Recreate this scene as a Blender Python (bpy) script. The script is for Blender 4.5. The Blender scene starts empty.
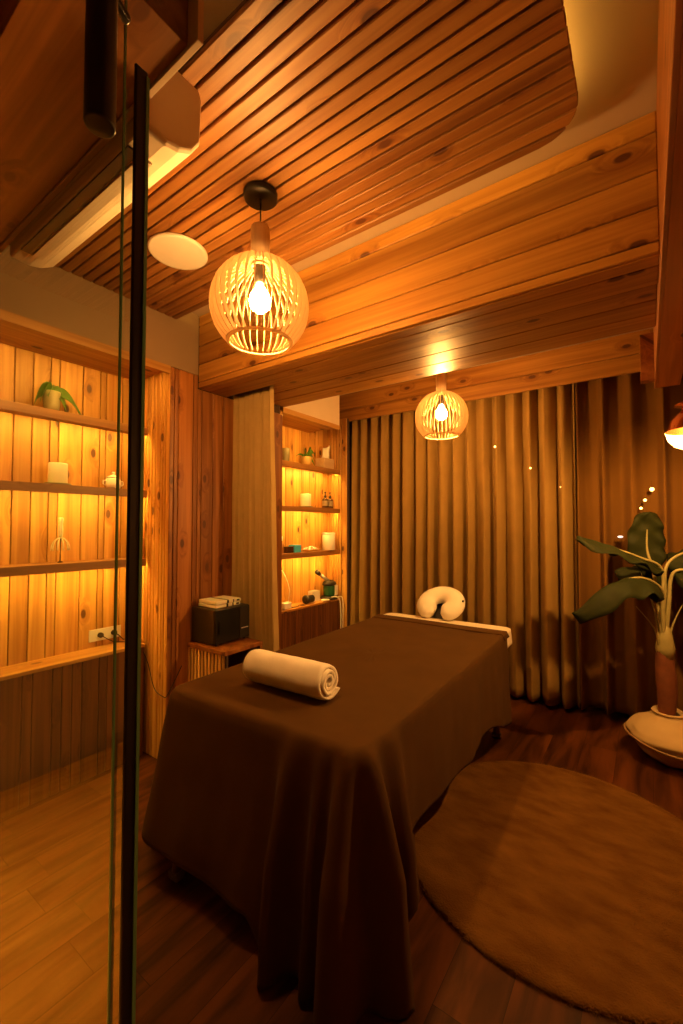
import bpy, math, random
from math import sin, cos, pi, radians, sqrt, exp, atan2
from mathutils import Vector, Matrix, noise

# ------------------------------------------------------------------ camera, world, exposure
scn = bpy.context.scene
COL = scn.collection
cam_data = bpy.data.cameras.new('camera')
cam = bpy.data.objects.new('camera', cam_data)
COL.objects.link(cam)
cam.location = (0, 0, 1.4)
cam.rotation_euler = (radians(91.9), 0, radians(35.4))
cam_data.sensor_fit = 'VERTICAL'
cam_data.sensor_height = 36
cam_data.lens = 430 / 1024 * 36
cam_data.clip_start = 0.02
scn.camera = cam

world = bpy.data.worlds.new('world')
scn.world = world
world.use_nodes = True
world.node_tree.nodes['Background'].inputs[0].default_value = (1.0, 0.40, 0.10, 1)
world.node_tree.nodes['Background'].inputs[1].default_value = 0.001

scn.view_settings.view_transform = 'Standard'
scn.view_settings.look = 'None'
scn.view_settings.gamma = 1
scn.view_settings.use_curve_mapping = False
scn.view_settings.exposure = -0.12
scn.cycles.use_denoising = True
scn.cycles.max_bounces = 8
scn.cycles.diffuse_bounces = 5
scn.cycles.glossy_bounces = 4
scn.cycles.transparent_max_bounces = 12
scn.cycles.sample_clamp_indirect = 4
scn.cycles.caustics_reflective = False
scn.cycles.caustics_refractive = False

# strengths of the room's lamps, and of the added corridor lamp
LED = 170.0          # strips under the shelves
LED_COVE = 24.0      # strip round the ceiling panel
BULB = 720.0        # filament of the globe lamps
BULB_SMALL = 7800.0
HALL = 10000.0         # unseen corridor lamp, added so the glass mirrors a bright floor
C_LED = (1.0, 0.50, 0.07)
C_BULB = (1.0, 0.45, 0.10)

# ------------------------------------------------------------------ materials
def new_mat(name):
    m = bpy.data.materials.new(name)
    m.use_nodes = True
    nt = m.node_tree
    return m, nt, nt.nodes['Principled BSDF']

def plain(name, col, rough=0.6, metal=0.0, var=0.10, scale=30.0, bump=0.0, sheen=0.0, sub=0.0, coat=0.0):
    m, nt, b = new_mat(name)
    N, L = nt.nodes, nt.links
    tc = N.new('ShaderNodeTexCoord')
    nz = N.new('ShaderNodeTexNoise'); nz.inputs['Scale'].default_value = scale; nz.inputs['Detail'].default_value = 3
    L.new(tc.outputs['Object'], nz.inputs['Vector'])
    r = N.new('ShaderNodeMix'); r.data_type = 'RGBA'
    r.inputs[6].default_value = tuple(c * (1 - var) for c in col) + (1,)
    r.inputs[7].default_value = tuple(min(1, c * (1 + var)) for c in col) + (1,)
    L.new(nz.outputs['Fac'], r.inputs[0])
    L.new(r.outputs[2], b.inputs['Base Color'])
    b.inputs['Roughness'].default_value = rough
    b.inputs['Metallic'].default_value = metal
    b.inputs['Sheen Weight'].default_value = sheen
    b.inputs['Coat Weight'].default_value = coat
    if sub:
        b.inputs['Subsurface Weight'].default_value = sub
        b.inputs['Subsurface Radius'].default_value = (0.03, 0.015, 0.006)
        b.inputs['Subsurface Scale'].default_value = 0.5
    if bump:
        bp = N.new('ShaderNodeBump'); bp.inputs['Strength'].default_value = bump; bp.inputs['Distance'].default_value = 0.004
        L.new(nz.outputs['Fac'], bp.inputs['Height']); L.new(bp.outputs[0], b.inputs['Normal'])
    return m

def wood(name, along, light=(0.74, 0.41, 0.10), dark=(0.42, 0.18, 0.032), knots=0.5, rough=0.42, contrast=1.0, ks=1.0):
    """pine: grain runs along the given axis; each board differs through its own 'rnd' attribute"""
    m, nt, b = new_mat(name)
    N, L = nt.nodes, nt.links
    tc = N.new('ShaderNodeTexCoord')
    at = N.new('ShaderNodeAttribute'); at.attribute_name = 'rnd'
    cmb = N.new('ShaderNodeMath'); cmb.operation = 'MULTIPLY'; cmb.inputs[1].default_value = 37.0
    L.new(at.outputs['Fac'], cmb.inputs[0])
    off = N.new('ShaderNodeVectorMath'); off.operation = 'ADD'
    L.new(tc.outputs['Object'], off.inputs[0]); L.new(cmb.outputs[0], off.inputs[1])
    ax = 'XYZ'.index(along)
    # knots
    sx = N.new('ShaderNodeSeparateXYZ'); L.new(off.outputs[0], sx.inputs[0])
    a_, b_ = [i for i in range(3) if i != ax]
    ac_ = N.new('ShaderNodeMath'); ac_.operation = 'ADD'; L.new(sx.outputs[a_], ac_.inputs[0]); L.new(sx.outputs[b_], ac_.inputs[1])
    ck = N.new('ShaderNodeCombineXYZ'); L.new(ac_.outputs[0], ck.inputs[0]); L.new(sx.outputs[ax], ck.inputs[1])
    mk = N.new('ShaderNodeMapping'); mk.inputs['Scale'].default_value = (7.0 * ks, 3.6 * ks, 1)
    L.new(ck.outputs[0], mk.inputs[0])
    vo = N.new('ShaderNodeTexVoronoi'); vo.voronoi_dimensions = '2D'; vo.inputs['Scale'].default_value = 1.0; vo.inputs['Randomness'].default_value = 1.0
    L.new(mk.outputs[0], vo.inputs['Vector'])
    sep = N.new('ShaderNodeSeparateColor'); L.new(vo.outputs['Color'], sep.inputs[0])
    gate = N.new('ShaderNodeMath'); gate.operation = 'LESS_THAN'; gate.inputs[1].default_value = knots * 0.8
    L.new(sep.outputs[0], gate.inputs[0])
    kr = N.new('ShaderNodeMapRange'); kr.inputs[1].default_value = 0.075; kr.inputs[2].default_value = 0.115
    kr.inputs[3].default_value = 1; kr.inputs[4].default_value = 0
    L.new(vo.outputs['Distance'], kr.inputs[0])
    kn = N.new('ShaderNodeMath'); kn.operation = 'MULTIPLY'; L.new(kr.outputs[0], kn.inputs[0]); L.new(gate.outputs[0], kn.inputs[1])
    ko = N.new('ShaderNodeMapRange'); ko.inputs[1].default_value = 0.08; ko.inputs[2].default_value = 0.36
    ko.inputs[3].default_value = 1; ko.inputs[4].default_value = 0
    L.new(vo.outputs['Distance'], ko.inputs[0])
    kh = N.new('ShaderNodeMath'); kh.operation = 'MULTIPLY'; L.new(ko.outputs[0], kh.inputs[0]); L.new(gate.outputs[0], kh.inputs[1])
    # grain
    mg = N.new('ShaderNodeMapping')
    s = [34.0] * 3; s[ax] = 1.1
    mg.inputs['Scale'].default_value = s
    wob = N.new('ShaderNodeVectorMath'); wob.operation = 'SCALE'
    wv = N.new('ShaderNodeCombineXYZ')
    for i in range(3):
        L.new(kh.outputs[0], wv.inputs[i])
    L.new(wv.outputs[0], wob.inputs[0]); wob.inputs['Scale'].default_value = 0.055
    ad = N.new('ShaderNodeVectorMath'); ad.operation = 'ADD'
    L.new(off.outputs[0], ad.inputs[0]); L.new(wob.outputs[0], ad.inputs[1])
    L.new(ad.outputs[0], mg.inputs[0])
    nz = N.new('ShaderNodeTexNoise'); nz.inputs['Scale'].default_value = 1.0; nz.inputs['Detail'].default_value = 4; nz.inputs['Distortion'].default_value = 0.5
    L.new(mg.outputs[0], nz.inputs['Vector'])
    m2 = N.new('ShaderNodeMapping'); s = [6.0] * 3; s[ax] = 0.8
    m2.inputs['Scale'].default_value = s; L.new(off.outputs[0], m2.inputs[0])
    n2 = N.new('ShaderNodeTexNoise'); n2.inputs['Scale'].default_value = 1.0; n2.inputs['Detail'].default_value = 2
    L.new(m2.outputs[0], n2.inputs['Vector'])
    mx = N.new('ShaderNodeMix'); mx.data_type = 'FLOAT'; mx.inputs[0].default_value = 0.4
    L.new(nz.outputs['Fac'], mx.inputs[2]); L.new(n2.outputs['Fac'], mx.inputs[3])
    rng = N.new('ShaderNodeMapRange'); rng.inputs[1].default_value = 0.5 - 0.13 / contrast; rng.inputs[2].default_value = 0.5 + 0.13 / contrast
    L.new(mx.outputs[0], rng.inputs[0])
    c1 = N.new('ShaderNodeMix'); c1.data_type = 'RGBA'
    c1.inputs[6].default_value = dark + (1,); c1.inputs[7].default_value = light + (1,)
    L.new(rng.outputs[0], c1.inputs[0])
    # board tone
    tr = N.new('ShaderNodeMapRange'); tr.inputs[3].default_value = 0.74; tr.inputs[4].default_value = 1.1
    L.new(at.outputs['Fac'], tr.inputs[0])
    tone = N.new('ShaderNodeVectorMath'); tone.operation = 'SCALE'
    L.new(c1.outputs[2], tone.inputs[0]); L.new(tr.outputs[0], tone.inputs['Scale'])
    c2 = N.new('ShaderNodeMix'); c2.data_type = 'RGBA'
    L.new(kn.outputs[0], c2.inputs[0]); L.new(tone.outputs[0], c2.inputs[6]); c2.inputs[7].default_value = (0.11, 0.035, 0.012, 1)
    c3 = N.new('ShaderNodeMix'); c3.data_type = 'RGBA'; c3.blend_type = 'MULTIPLY'
    sc3 = N.new('ShaderNodeMath'); sc3.operation = 'MULTIPLY'; sc3.inputs[1].default_value = 0.45
    L.new(kh.outputs[0], sc3.inputs[0]); L.new(sc3.outputs[0], c3.inputs[0])
    L.new(c2.outputs[2], c3.inputs[6]); c3.inputs[7].default_value = (0.55, 0.34, 0.2, 1)
    L.new(c3.outputs[2], b.inputs['Base Color'])
    b.inputs['Roughness'].default_value = rough
    bp = N.new('ShaderNodeBump'); bp.inputs['Strength'].default_value = 0.25; bp.inputs['Distance'].default_value = 0.002
    L.new(mx.outputs[0], bp.inputs['Height']); L.new(bp.outputs[0], b.inputs['Normal'])
    return m

def emit(name, col, strength, base=(0.8, 0.8, 0.8)):
    m, nt, b = new_mat(name)
    b.inputs['Base Color'].default_value = base + (1,)
    b.inputs['Emission Color'].default_value = col + (1,)
    b.inputs['Emission Strength'].default_value = strength
    return m

def clear(name, tint=(1, 1, 1), gloss_rough=0.0, ior=1.5, extra=0.0, double=True):
    """thin clear glass: fresnel mix of straight-through and mirror"""
    m, nt, b = new_mat(name)
    N, L = nt.nodes, nt.links
    N.remove(b)
    out = [n for n in N if n.type == 'OUTPUT_MATERIAL'][0]
    tr = N.new('ShaderNodeBsdfTransparent'); tr.inputs[0].default_value = tint + (1,)
    gl = N.new('ShaderNodeBsdfGlossy'); gl.inputs['Roughness'].default_value = gloss_rough
    fr = N.new('ShaderNodeFresnel'); fr.inputs[0].default_value = ior
    geo = N.new('ShaderNodeNewGeometry')
    fl = N.new('ShaderNodeVectorMath'); fl.operation = 'MULTIPLY_ADD'
    # a face seen from behind keeps the outer fresnel: flip its normal
    sw = N.new('ShaderNodeMapRange'); sw.inputs[3].default_value = 1; sw.inputs[4].default_value = -1
    L.new(geo.outputs['Backfacing'], sw.inputs[0])
    L.new(geo.outputs['True Normal'], fl.inputs[0]); fl.inputs[1].default_value = (1, 1, 1); fl.inputs[2].default_value = (0, 0, 0)
    fa = N.new('ShaderNodeMath'); fa.operation = 'ADD'; fa.inputs[1].default_value = extra
    L.new(fr.outputs[0], fa.inputs[0])
    cl = N.new('ShaderNodeClamp'); L.new(fa.outputs[0], cl.inputs[0])
    mx = N.new('ShaderNodeMixShader')
    L.new(cl.outputs[0], mx.inputs[0]); L.new(tr.outputs[0], mx.inputs[1]); L.new(gl.outputs[0], mx.inputs[2])
    L.new(mx.outputs[0], out.inputs[0])
    return m

def cloth(name, col, weave=700.0, rough=0.9, trans=0.0, var=0.12, bump=0.15, thin=0.0):
    m, nt, b = new_mat(name)
    N, L = nt.nodes, nt.links
    tc = N.new('ShaderNodeTexCoord')
    n1 = N.new('ShaderNodeTexNoise'); n1.inputs['Scale'].default_value = 9; n1.inputs['Detail'].default_value = 4
    n2 = N.new('ShaderNodeTexNoise'); n2.inputs['Scale'].default_value = weave; n2.inputs['Detail'].default_value = 1
    L.new(tc.outputs['Object'], n1.inputs[0]); L.new(tc.outputs['Object'], n2.inputs[0])
    r = N.new('ShaderNodeMix'); r.data_type = 'RGBA'
    r.inputs[6].default_value = tuple(c * (1 - var) for c in col) + (1,)
    r.inputs[7].default_value = tuple(c * (1 + var) for c in col) + (1,)
    L.new(n1.outputs['Fac'], r.inputs[0]); L.new(r.outputs[2], b.inputs['Base Color'])
    b.inputs['Roughness'].default_value = rough
    b.inputs['Sheen Weight'].default_value = 0.02
    b.inputs['Specular IOR Level'].default_value = 0.12
    bp = N.new('ShaderNodeBump'); bp.inputs['Strength'].default_value = bump; bp.inputs['Distance'].default_value = 0.001
    L.new(n2.outputs['Fac'], bp.inputs['Height']); L.new(bp.outputs[0], b.inputs['Normal'])
    if trans:
        out = [n for n in N if n.type == 'OUTPUT_MATERIAL'][0]
        tl = N.new('ShaderNodeBsdfTranslucent'); L.new(r.outputs[2], tl.inputs[0])
        mx = N.new('ShaderNodeMixShader'); mx.inputs[0].default_value = trans
        L.new(b.outputs[0], mx.inputs[1]); L.new(tl.outputs[0], mx.inputs[2])
        last = mx
        if thin:
            tp = N.new('ShaderNodeBsdfTransparent')
            m3 = N.new('ShaderNodeMixShader'); m3.inputs[0].default_value = thin
            L.new(mx.outputs[0], m3.inputs[1]); L.new(tp.outputs[0], m3.inputs[2]); last = m3
        L.new(last.outputs[0], out.inputs[0])
    return m

W_Z = wood('pine_upright', 'Z', knots=0.45)
W_Y = wood('pine_lengthwise', 'Y', knots=0.35)
W_X = wood('pine_crosswise', 'X', light=(0.52, 0.26, 0.050), dark=(0.28, 0.11, 0.015), knots=0.45)
W_PANEL = wood('ceiling_slat_pine', 'X', light=(0.40, 0.19, 0.048), dark=(0.20, 0.07, 0.014), knots=0.4, rough=0.5, contrast=1.1)
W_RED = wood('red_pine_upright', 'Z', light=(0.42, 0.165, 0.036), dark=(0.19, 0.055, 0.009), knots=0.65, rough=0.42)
W_DARK = wood('stained_pine_upright', 'Z', light=(0.22, 0.080, 0.018), dark=(0.09, 0.026, 0.005), knots=0.5, rough=0.4)  # lower panels: lack of strip light put into the pine colour
W_SHELF = wood('shelf_pine', 'Y', light=(0.42, 0.20, 0.06), dark=(0.24, 0.095, 0.022), knots=0.2)
W_BEAM_Y = wood('beam_pine', 'Y', light=(0.50, 0.20, 0.05), dark=(0.28, 0.09, 0.018), knots=0.35)
W_VENEER = cloth('pale_veneer', (0.72, 0.48, 0.24), rough=.5, trans=0.18, bump=0.0)
W_RING = cloth('pale_ring_veneer', (0.90, 0.72, 0.45), rough=.5, trans=0.45, bump=0.0)
W_SOCKET = wood('pale_turned_wood', 'Z', light=(0.85, 0.68, 0.46), dark=(0.62, 0.44, 0.27), knots=0.0)
DARKBACK = plain('dark_backing_board', (0.06, 0.03, 0.015), 0.8)
PLASTER = plain('cream_plaster', (0.50, 0.40, 0.30), 0.85, var=0.05, scale=8, bump=0.05)
PLASTER_D = plain('corridor_plaster', (0.30, 0.24, 0.17), 0.85, var=0.05, scale=8)
BLACK = plain('black_metal', (0.012, 0.012, 0.013), 0.35, metal=0.3, var=0.05)
BLACKM = plain('matt_black_plastic', (0.018, 0.016, 0.015), 0.4, var=0.1)
WHITE = plain('white_plastic', (0.80, 0.78, 0.72), 0.4, var=0.03)
WHITE_C = plain('white_ceramic', (0.82, 0.79, 0.72), 0.18, var=0.03, coat=0.4)
CREAM_AC = plain('cream_plastic', (0.70, 0.62, 0.50), 0.45, var=0.03)
WAX = plain('candle_wax', (0.86, 0.78, 0.62), 0.5, var=0.04, sub=0.25)
GLASS = clear('door_glass', (0.86, 0.93, 0.88), 0.0, 1.5, 0.06)
GREEN_EDGE = plain('green_glass_edge', (0.10, 0.22, 0.13), 0.15, var=0.1)
BULBGLASS = clear('bulb_glass', (1.0, 0.93, 0.8), 0.0, 1.45, 0.0)
BLANKET = cloth('brown_blanket_cloth', (0.072, 0.034, 0.006), var=0.18)
SHEET = cloth('cream_sheet_cloth', (0.74, 0.68, 0.56))
CUSHION = cloth('cream_cushion_cloth', (0.84, 0.80, 0.70))
CURTAIN = cloth('olive_curtain_cloth', (0.30, 0.185, 0.052), trans=0.08)
CURTAIN_D = cloth('dark_curtain_cloth', (0.15, 0.072, 0.014), trans=0.06)
SHEER = cloth('sheer_curtain_cloth', (0.50, 0.345, 0.135), trans=0.06, thin=0.01)
LEAF = plain('dark_green_leaf', (0.015, 0.020, 0.004), 0.7, var=0.45, scale=16, bump=0.4)
LEAF_S = plain('bright_green_leaf', (0.07, 0.17, 0.022), 0.3, var=0.3, scale=30)
STEM = plain('pale_leaf_stalk', (0.30, 0.27, 0.11), 0.5, var=0.2)
BARK = plain('reddish_bark', (0.15, 0.045, 0.015), 0.8, var=0.35, scale=22, bump=0.6)
POTFAB = cloth('cream_canvas', (0.50, 0.38, 0.20))
SEAM = cloth('tan_seam_cloth', (0.32, 0.20, 0.10))
GREEN_P = plain('dark_green_plastic', (0.015, 0.10, 0.045), 0.25, var=0.05)
BROWN_GL = plain('brown_bottle_glass', (0.055, 0.022, 0.01), 0.12, var=0.05, coat=0.6)
BLUE = plain('blue_carton', (0.05, 0.42, 1.0), 0.5, var=0.35, scale=120)
OLIVE_C = plain('olive_ceramic', (0.22, 0.20, 0.12), 0.45, var=0.06)

for _n in LEAF.node_tree.nodes:
    if _n.type == 'BSDF_PRINCIPLED': _n.inputs['Specular IOR Level'].default_value = 0.15
def towel_mat():
    m = cloth('white_terry_cloth', (0.93, 0.90, 0.84), weave=420.0, bump=0.6)
    return m
TOWEL = towel_mat()

def rug_mat():
    m, nt, b = new_mat('tan_rug_pile')
    N, L = nt.nodes, nt.links
    tc = N.new('ShaderNodeTexCoord')
    mp = N.new('ShaderNodeMapping'); mp.inputs['Scale'].default_value = (4.5, 9.0, 8.0); mp.inputs['Rotation'].default_value = (0, 0, 0.9)
    L.new(tc.outputs['Object'], mp.inputs[0])
    n1 = N.new('ShaderNodeTexNoise'); n1.inputs['Scale'].default_value = 1.6; n1.inputs['Detail'].default_value = 5
    L.new(mp.outputs[0], n1.inputs[0])
    n2 = N.new('ShaderNodeTexNoise'); n2.inputs['Scale'].default_value = 160; n2.inputs['Detail'].default_value = 2
    L.new(tc.outputs['Object'], n2.inputs[0])
    r = N.new('ShaderNodeMix'); r.data_type = 'RGBA'
    r.inputs[6].default_value = (0.105, 0.046, 0.008, 1); r.inputs[7].default_value = (0.18, 0.086, 0.018, 1)
    rr = N.new('ShaderNodeMapRange'); rr.inputs[1].default_value = 0.30; rr.inputs[2].default_value = 0.70
    L.new(n1.outputs['Fac'], rr.inputs[0])
    L.new(rr.outputs[0], r.inputs[0]); L.new(r.outputs[2], b.inputs['Base Color'])
    b.inputs['Roughness'].default_value = 1.0
    b.inputs['Specular IOR Level'].default_value = 0.05
    bp = N.new('ShaderNodeBump'); bp.inputs['Strength'].default_value = 0.8; bp.inputs['Distance'].default_value = 0.006
    L.new(n2.outputs['Fac'], bp.inputs['Height']); L.new(bp.outputs[0], b.inputs['Normal'])
    return m
RUG = rug_mat()

def floor_mat(name, along='Y', light=(0.115, 0.036, 0.007), dark=(0.022, 0.006, 0.0015), rough=0.5):
    """wood-look planks, 0.18 m wide, grain along the room"""
    m, nt, b = new_mat(name)
    N, L = nt.nodes, nt.links
    tc = N.new('ShaderNodeTexCoord')
    sw = N.new('ShaderNodeSeparateXYZ'); L.new(tc.outputs['Object'], sw.inputs[0])
    cb = N.new('ShaderNodeCombineXYZ'); L.new(sw.outputs[1], cb.inputs[0]); L.new(sw.outputs[0], cb.inputs[1])
    br = N.new('ShaderNodeTexBrick'); br.inputs['Scale'].default_value = 1.0
    br.inputs['Brick Width'].default_value = 1.22; br.inputs['Row Height'].default_value = 0.18
    br.inputs['Mortar Size'].default_value = 0.0009; br.inputs['Mortar Smooth'].default_value = 0.1
    br.inputs['Color1'].default_value = (0, 0, 0, 1); br.inputs['Color2'].default_value = (1, 1, 1, 1); br.inputs['Mortar'].default_value = (0.5, 0.5, 0.5, 1)
    br.offset = 0.37
    L.new(cb.outputs[0], br.inputs['Vector'])
    ofs = N.new('ShaderNodeVectorMath'); ofs.operation = 'SCALE'; ofs.inputs['Scale'].default_value = 9.0
    L.new(br.outputs['Color'], ofs.inputs[0])
    ad = N.new('ShaderNodeVectorMath'); ad.operation = 'ADD'; L.new(cb.outputs[0], ad.inputs[0]); L.new(ofs.outputs[0], ad.inputs[1])
    mp = N.new('ShaderNodeMapping'); mp.inputs['Scale'].default_value = (1.3, 8.0, 1.0)
    L.new(ad.outputs[0], mp.inputs[0])
    nz = N.new('ShaderNodeTexNoise'); nz.inputs['Scale'].default_value = 1.5; nz.inputs['Detail'].default_value = 6; nz.inputs['Distortion'].default_value = 0.7
    L.new(mp.outputs[0], nz.inputs[0])
    rr = N.new('ShaderNodeMapRange'); rr.inputs[1].default_value = 0.33; rr.inputs[2].default_value = 0.68
    L.new(nz.outputs['Fac'], rr.inputs[0])
    r = N.new('ShaderNodeMix'); r.data_type = 'RGBA'
    r.inputs[6].default_value = dark + (1,); r.inputs[7].default_value = light + (1,)
    L.new(rr.outputs[0], r.inputs[0])
    mo = N.new('ShaderNodeMix'); mo.data_type = 'RGBA'; mo.inputs[7].default_value = tuple(c * .6 for c in dark) + (1,)
    L.new(br.outputs['Fac'], mo.inputs[0]); L.new(r.outputs[2], mo.inputs[6])
    L.new(mo.outputs[2], b.inputs['Base Color'])
    b.inputs['Roughness'].default_value = rough
    b.inputs['Specular IOR Level'].default_value = 0.16
    bp = N.new('ShaderNodeBump'); bp.inputs['Strength'].default_value = 0.3; bp.inputs['Distance'].default_value = 0.001
    L.new(nz.outputs['Fac'], bp.inputs['Height']); L.new(bp.outputs[0], b.inputs['Normal'])
    return m
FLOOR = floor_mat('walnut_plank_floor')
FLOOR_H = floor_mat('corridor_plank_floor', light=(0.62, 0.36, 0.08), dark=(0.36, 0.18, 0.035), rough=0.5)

# ------------------------------------------------------------------ mesh collector
class MB:
    def __init__(self):
        self.v, self.f, self.m, self.r, self.s = [], [], [], [], []
    def add(self, verts, faces, mat=0, rnd=None, smooth=False):
        o = len(self.v)
        rnd = random.random() if rnd is None else rnd
        self.v += [tuple(p) for p in verts]
        for f in faces:
            self.f.append(tuple(o + i for i in f)); self.m.append(mat); self.r.append(rnd); self.s.append(smooth)
        return self
    def box(self, x0, x1, y0, y1, z0, z1, mat=0, rnd=None, M=None):
        x0, x1 = min(x0, x1), max(x0, x1); y0, y1 = min(y0, y1), max(y0, y1); z0, z1 = min(z0, z1), max(z0, z1)
        p = [(x0, y0, z0), (x1, y0, z0), (x1, y1, z0), (x0, y1, z0), (x0, y0, z1), (x1, y0, z1), (x1, y1, z1), (x0, y1, z1)]
        if M: p = [M @ Vector(q) for q in p]
        return self.add(p, [(3, 2, 1, 0), (4, 5, 6, 7), (0, 1, 5, 4), (1, 2, 6, 5), (2, 3, 7, 6), (3, 0, 4, 7)], mat, rnd)
    def lathe(self, prof, c=(0, 0, 0), n=32, mat=0, M=None, smooth=True, cap=True):
        vs, fs = [], []
        for r, z in prof:
            for i in range(n):
                a = 2 * pi * i / n
                vs.append(Vector((r * cos(a), r * sin(a), z)))
        for k in range(len(prof) - 1):
            for i in range(n):
                j = (i + 1) % n
                fs.append((k * n + i, k * n + j, (k + 1) * n + j, (k + 1) * n + i))
        if cap:
            if prof[0][0] > 1e-4: fs.append(tuple(reversed(range(n))))
            if prof[-1][0] > 1e-4: fs.append(tuple(range((len(prof) - 1) * n, len(prof) * n)))
        if M: vs = [M @ v for v in vs]
        vs = [v + Vector(c) for v in vs]
        return self.add(vs, fs, mat, 0.5, smooth)
    def tube(self, pts, r, n=8, mat=0, cap=True):
        pts = [Vector(p) for p in pts]
        rr = r if isinstance(r, (list, tuple)) else [r] * len(pts)
        vs, fs = [], []
        up = None
        for k, p in enumerate(pts):
            d = (pts[min(k + 1, len(pts) - 1)] - pts[max(k - 1, 0)]).normalized()
            if up is None:
                up = Vector((0, 0, 1)) if abs(d.z) < 0.9 else Vector((1, 0, 0))
            a = (up - d * up.dot(d)).normalized(); b = d.cross(a); up = a
            for i in range(n):
                t = 2 * pi * i / n
                vs.append(p + (a * cos(t) + b * sin(t)) * rr[k])
        for k in range(len(pts) - 1):
            for i in range(n):
                j = (i + 1) % n
                fs.append((k * n + i, k * n + j, (k + 1) * n + j, (k + 1) * n + i))
        if cap:
            fs.append(tuple(reversed(range(n)))); fs.append(tuple(range((len(pts) - 1) * n, len(pts) * n)))
        return self.add(vs, fs, mat, 0.5, True)
    def grid(self, fn, nu, nv, mat=0, closed_u=False, smooth=True):
        vs = [fn(i / nu if closed_u else i / (nu - 1), j / (nv - 1)) for j in range(nv) for i in range(nu)]
        fs = []
        for j in range(nv - 1):
            for i in range(nu if closed_u else nu - 1):
                k = (i + 1) % nu
                fs.append((j * nu + i, j * nu + k, (j + 1) * nu + k, (j + 1) * nu + i))
        return self.add(vs, fs, mat, 0.5, smooth)
    def build(self, name, mats, parent=None, bevel=0.0, solid=0.0, sub=0, segs=2):
        me = bpy.data.meshes.new(name)
        me.from_pydata(self.v, [], self.f)
        if not isinstance(mats, (list, tuple)): mats = [mats]
        for m in mats: me.materials.append(m)
        me.polygons.foreach_set('material_index', self.m)
        me.polygons.foreach_set('use_smooth', self.s)
        at = me.attributes.new('rnd', 'FLOAT', 'FACE')
        at.data.foreach_set('value', self.r)
        me.update()
        o = bpy.data.objects.new(name, me)
        COL.objects.link(o)
        if parent: o.parent = parent
        if solid:
            md = o.modifiers.new('solid', 'SOLIDIFY'); md.thickness = solid; md.offset = 0
        if bevel:
            md = o.modifiers.new('bevel', 'BEVEL'); md.width = bevel; md.segments = segs; md.limit_method = 'ANGLE'; md.angle_limit = radians(40)
        if sub:
            md = o.modifiers.new('sub', 'SUBSURF'); md.levels = sub; md.render_levels = sub
        return o

def tag(o, label=None, cat=None, group=None, kind=None):
    if label: o['label'] = label
    if cat: o['category'] = cat
    if group: o['group'] = group
    if kind: o['kind'] = kind
    return o
def empty(name, loc=(0, 0, 0), rz=0.0):
    o = bpy.data.objects.new(name, None); COL.objects.link(o)
    o.location = loc; o.rotation_euler = (0, 0, rz)
    return o
def struct(o, label=None, cat=None):
    return tag(o, label, cat, kind='structure')
def copy_tree(o, parent=None):
    c = o.copy(); COL.objects.link(c)
    if parent: c.parent = parent
    for ch in [q for q in bpy.data.objects if q.parent == o]:
        copy_tree(ch, c)
    return c

random.seed(11)
def widths(total, choices):
    out, s = [], 0.0
    while s < total - 1e-4:
        w = random.choice(choices)
        if total - s - w < 0.03: w = total - s
        out.append((s, s + w)); s += w
    return out

# ------------------------------------------------------------------ the room shell
XL = -2.34      # plane of the piers and valances on the left
XS = -2.551     # front of the shelves, ledges and lower panels
XB = -2.72      # back boards of the niches
G = 0.004

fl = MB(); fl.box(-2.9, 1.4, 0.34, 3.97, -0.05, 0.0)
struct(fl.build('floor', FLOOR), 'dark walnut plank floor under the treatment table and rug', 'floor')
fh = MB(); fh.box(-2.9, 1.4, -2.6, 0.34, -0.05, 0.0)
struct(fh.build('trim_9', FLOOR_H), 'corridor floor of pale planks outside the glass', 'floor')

ce = MB(); ce.box(-2.9, 1.4, 0.30, 3.97, 2.76, 2.82)
struct(ce.build('ceiling', PLASTER), 'cream plaster ceiling beyond the slatted panel', 'ceiling')

wb = MB(); wb.box(-2.9, 1.4, 3.90, 4.0, 0, 2.8)
struct(wb.build('wall_back', PLASTER_D), 'back wall hidden behind the long curtains', 'wall')
wr = MB(); wr.box(1.3, 1.4, 0.34, 3.95, 0, 2.8)
struct(wr.build('wall_right', wood('right_wall_pine', 'Y', light=(0.5, 0.28, 0.13), dark=(0.3, 0.14, 0.06))), 'right hand wall of the room outside the frame', 'wall')

def upright_x(mb, x, y0, y1, z0, z1, choices, facing=1, t=0.014):
    """upright boards on a plane of constant x"""
    for a, b in widths(y1 - y0, choices):
        mb.box(x - facing * t, x, y0 + a + G / 2, y0 + b - G / 2, z0, z1)
def upright_y(mb, y, x0, x1, z0, z1, choices, facing=-1, t=0.014, step=0.012):
    for a, b in widths(x1 - x0, choices):
        k_ = step * (int(a * 1000) % 2)
        mb.box(x0 + a + .0035, x0 + b - .0035, y + k_, y - facing * t, z0, z1)

# left wall: shell behind, niche backs, piers, lower panels
wl = MB()
wl.box(-2.90, XB - 0.014, 0.30, 3.95, 0, 2.8, 1)
NB = [.125, .12, .04, .035, .045, .085, .10]
random.seed(5)
upright_x(wl, XB, 0.34, 1.52, 0.60, 2.60, NB)
upright_x(wl, XB, 2.49, 3.58, 0.60, 2.60, NB)
struct(wl.build('wall_left', [W_Z, DARKBACK], bevel=0.003, segs=1), 'glowing pine board backs of the two shelf niches', 'wall')
random.seed(8)
ps = MB()
ps.box(XB, XL - 0.016, 1.518, 2.476, 0, 2.37, 1)
ps.box(XB, XL - 0.016, 1.705, 2.476, 2.37, 2.76, 1)
upright_x(ps, XL, 1.502, 1.70, 0, 2.370, [.03, .065, .105])
upright_x(ps, XL, 1.70, 2.49, 0, 2.284, [.03, .085, .095, .09])
pier = struct(ps.build('trim_1', [W_RED, DARKBACK], bevel=0.003, segs=1), 'knotty reddish pine pier between the two shelf niches', 'wall panel')
s1 = MB()
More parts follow.
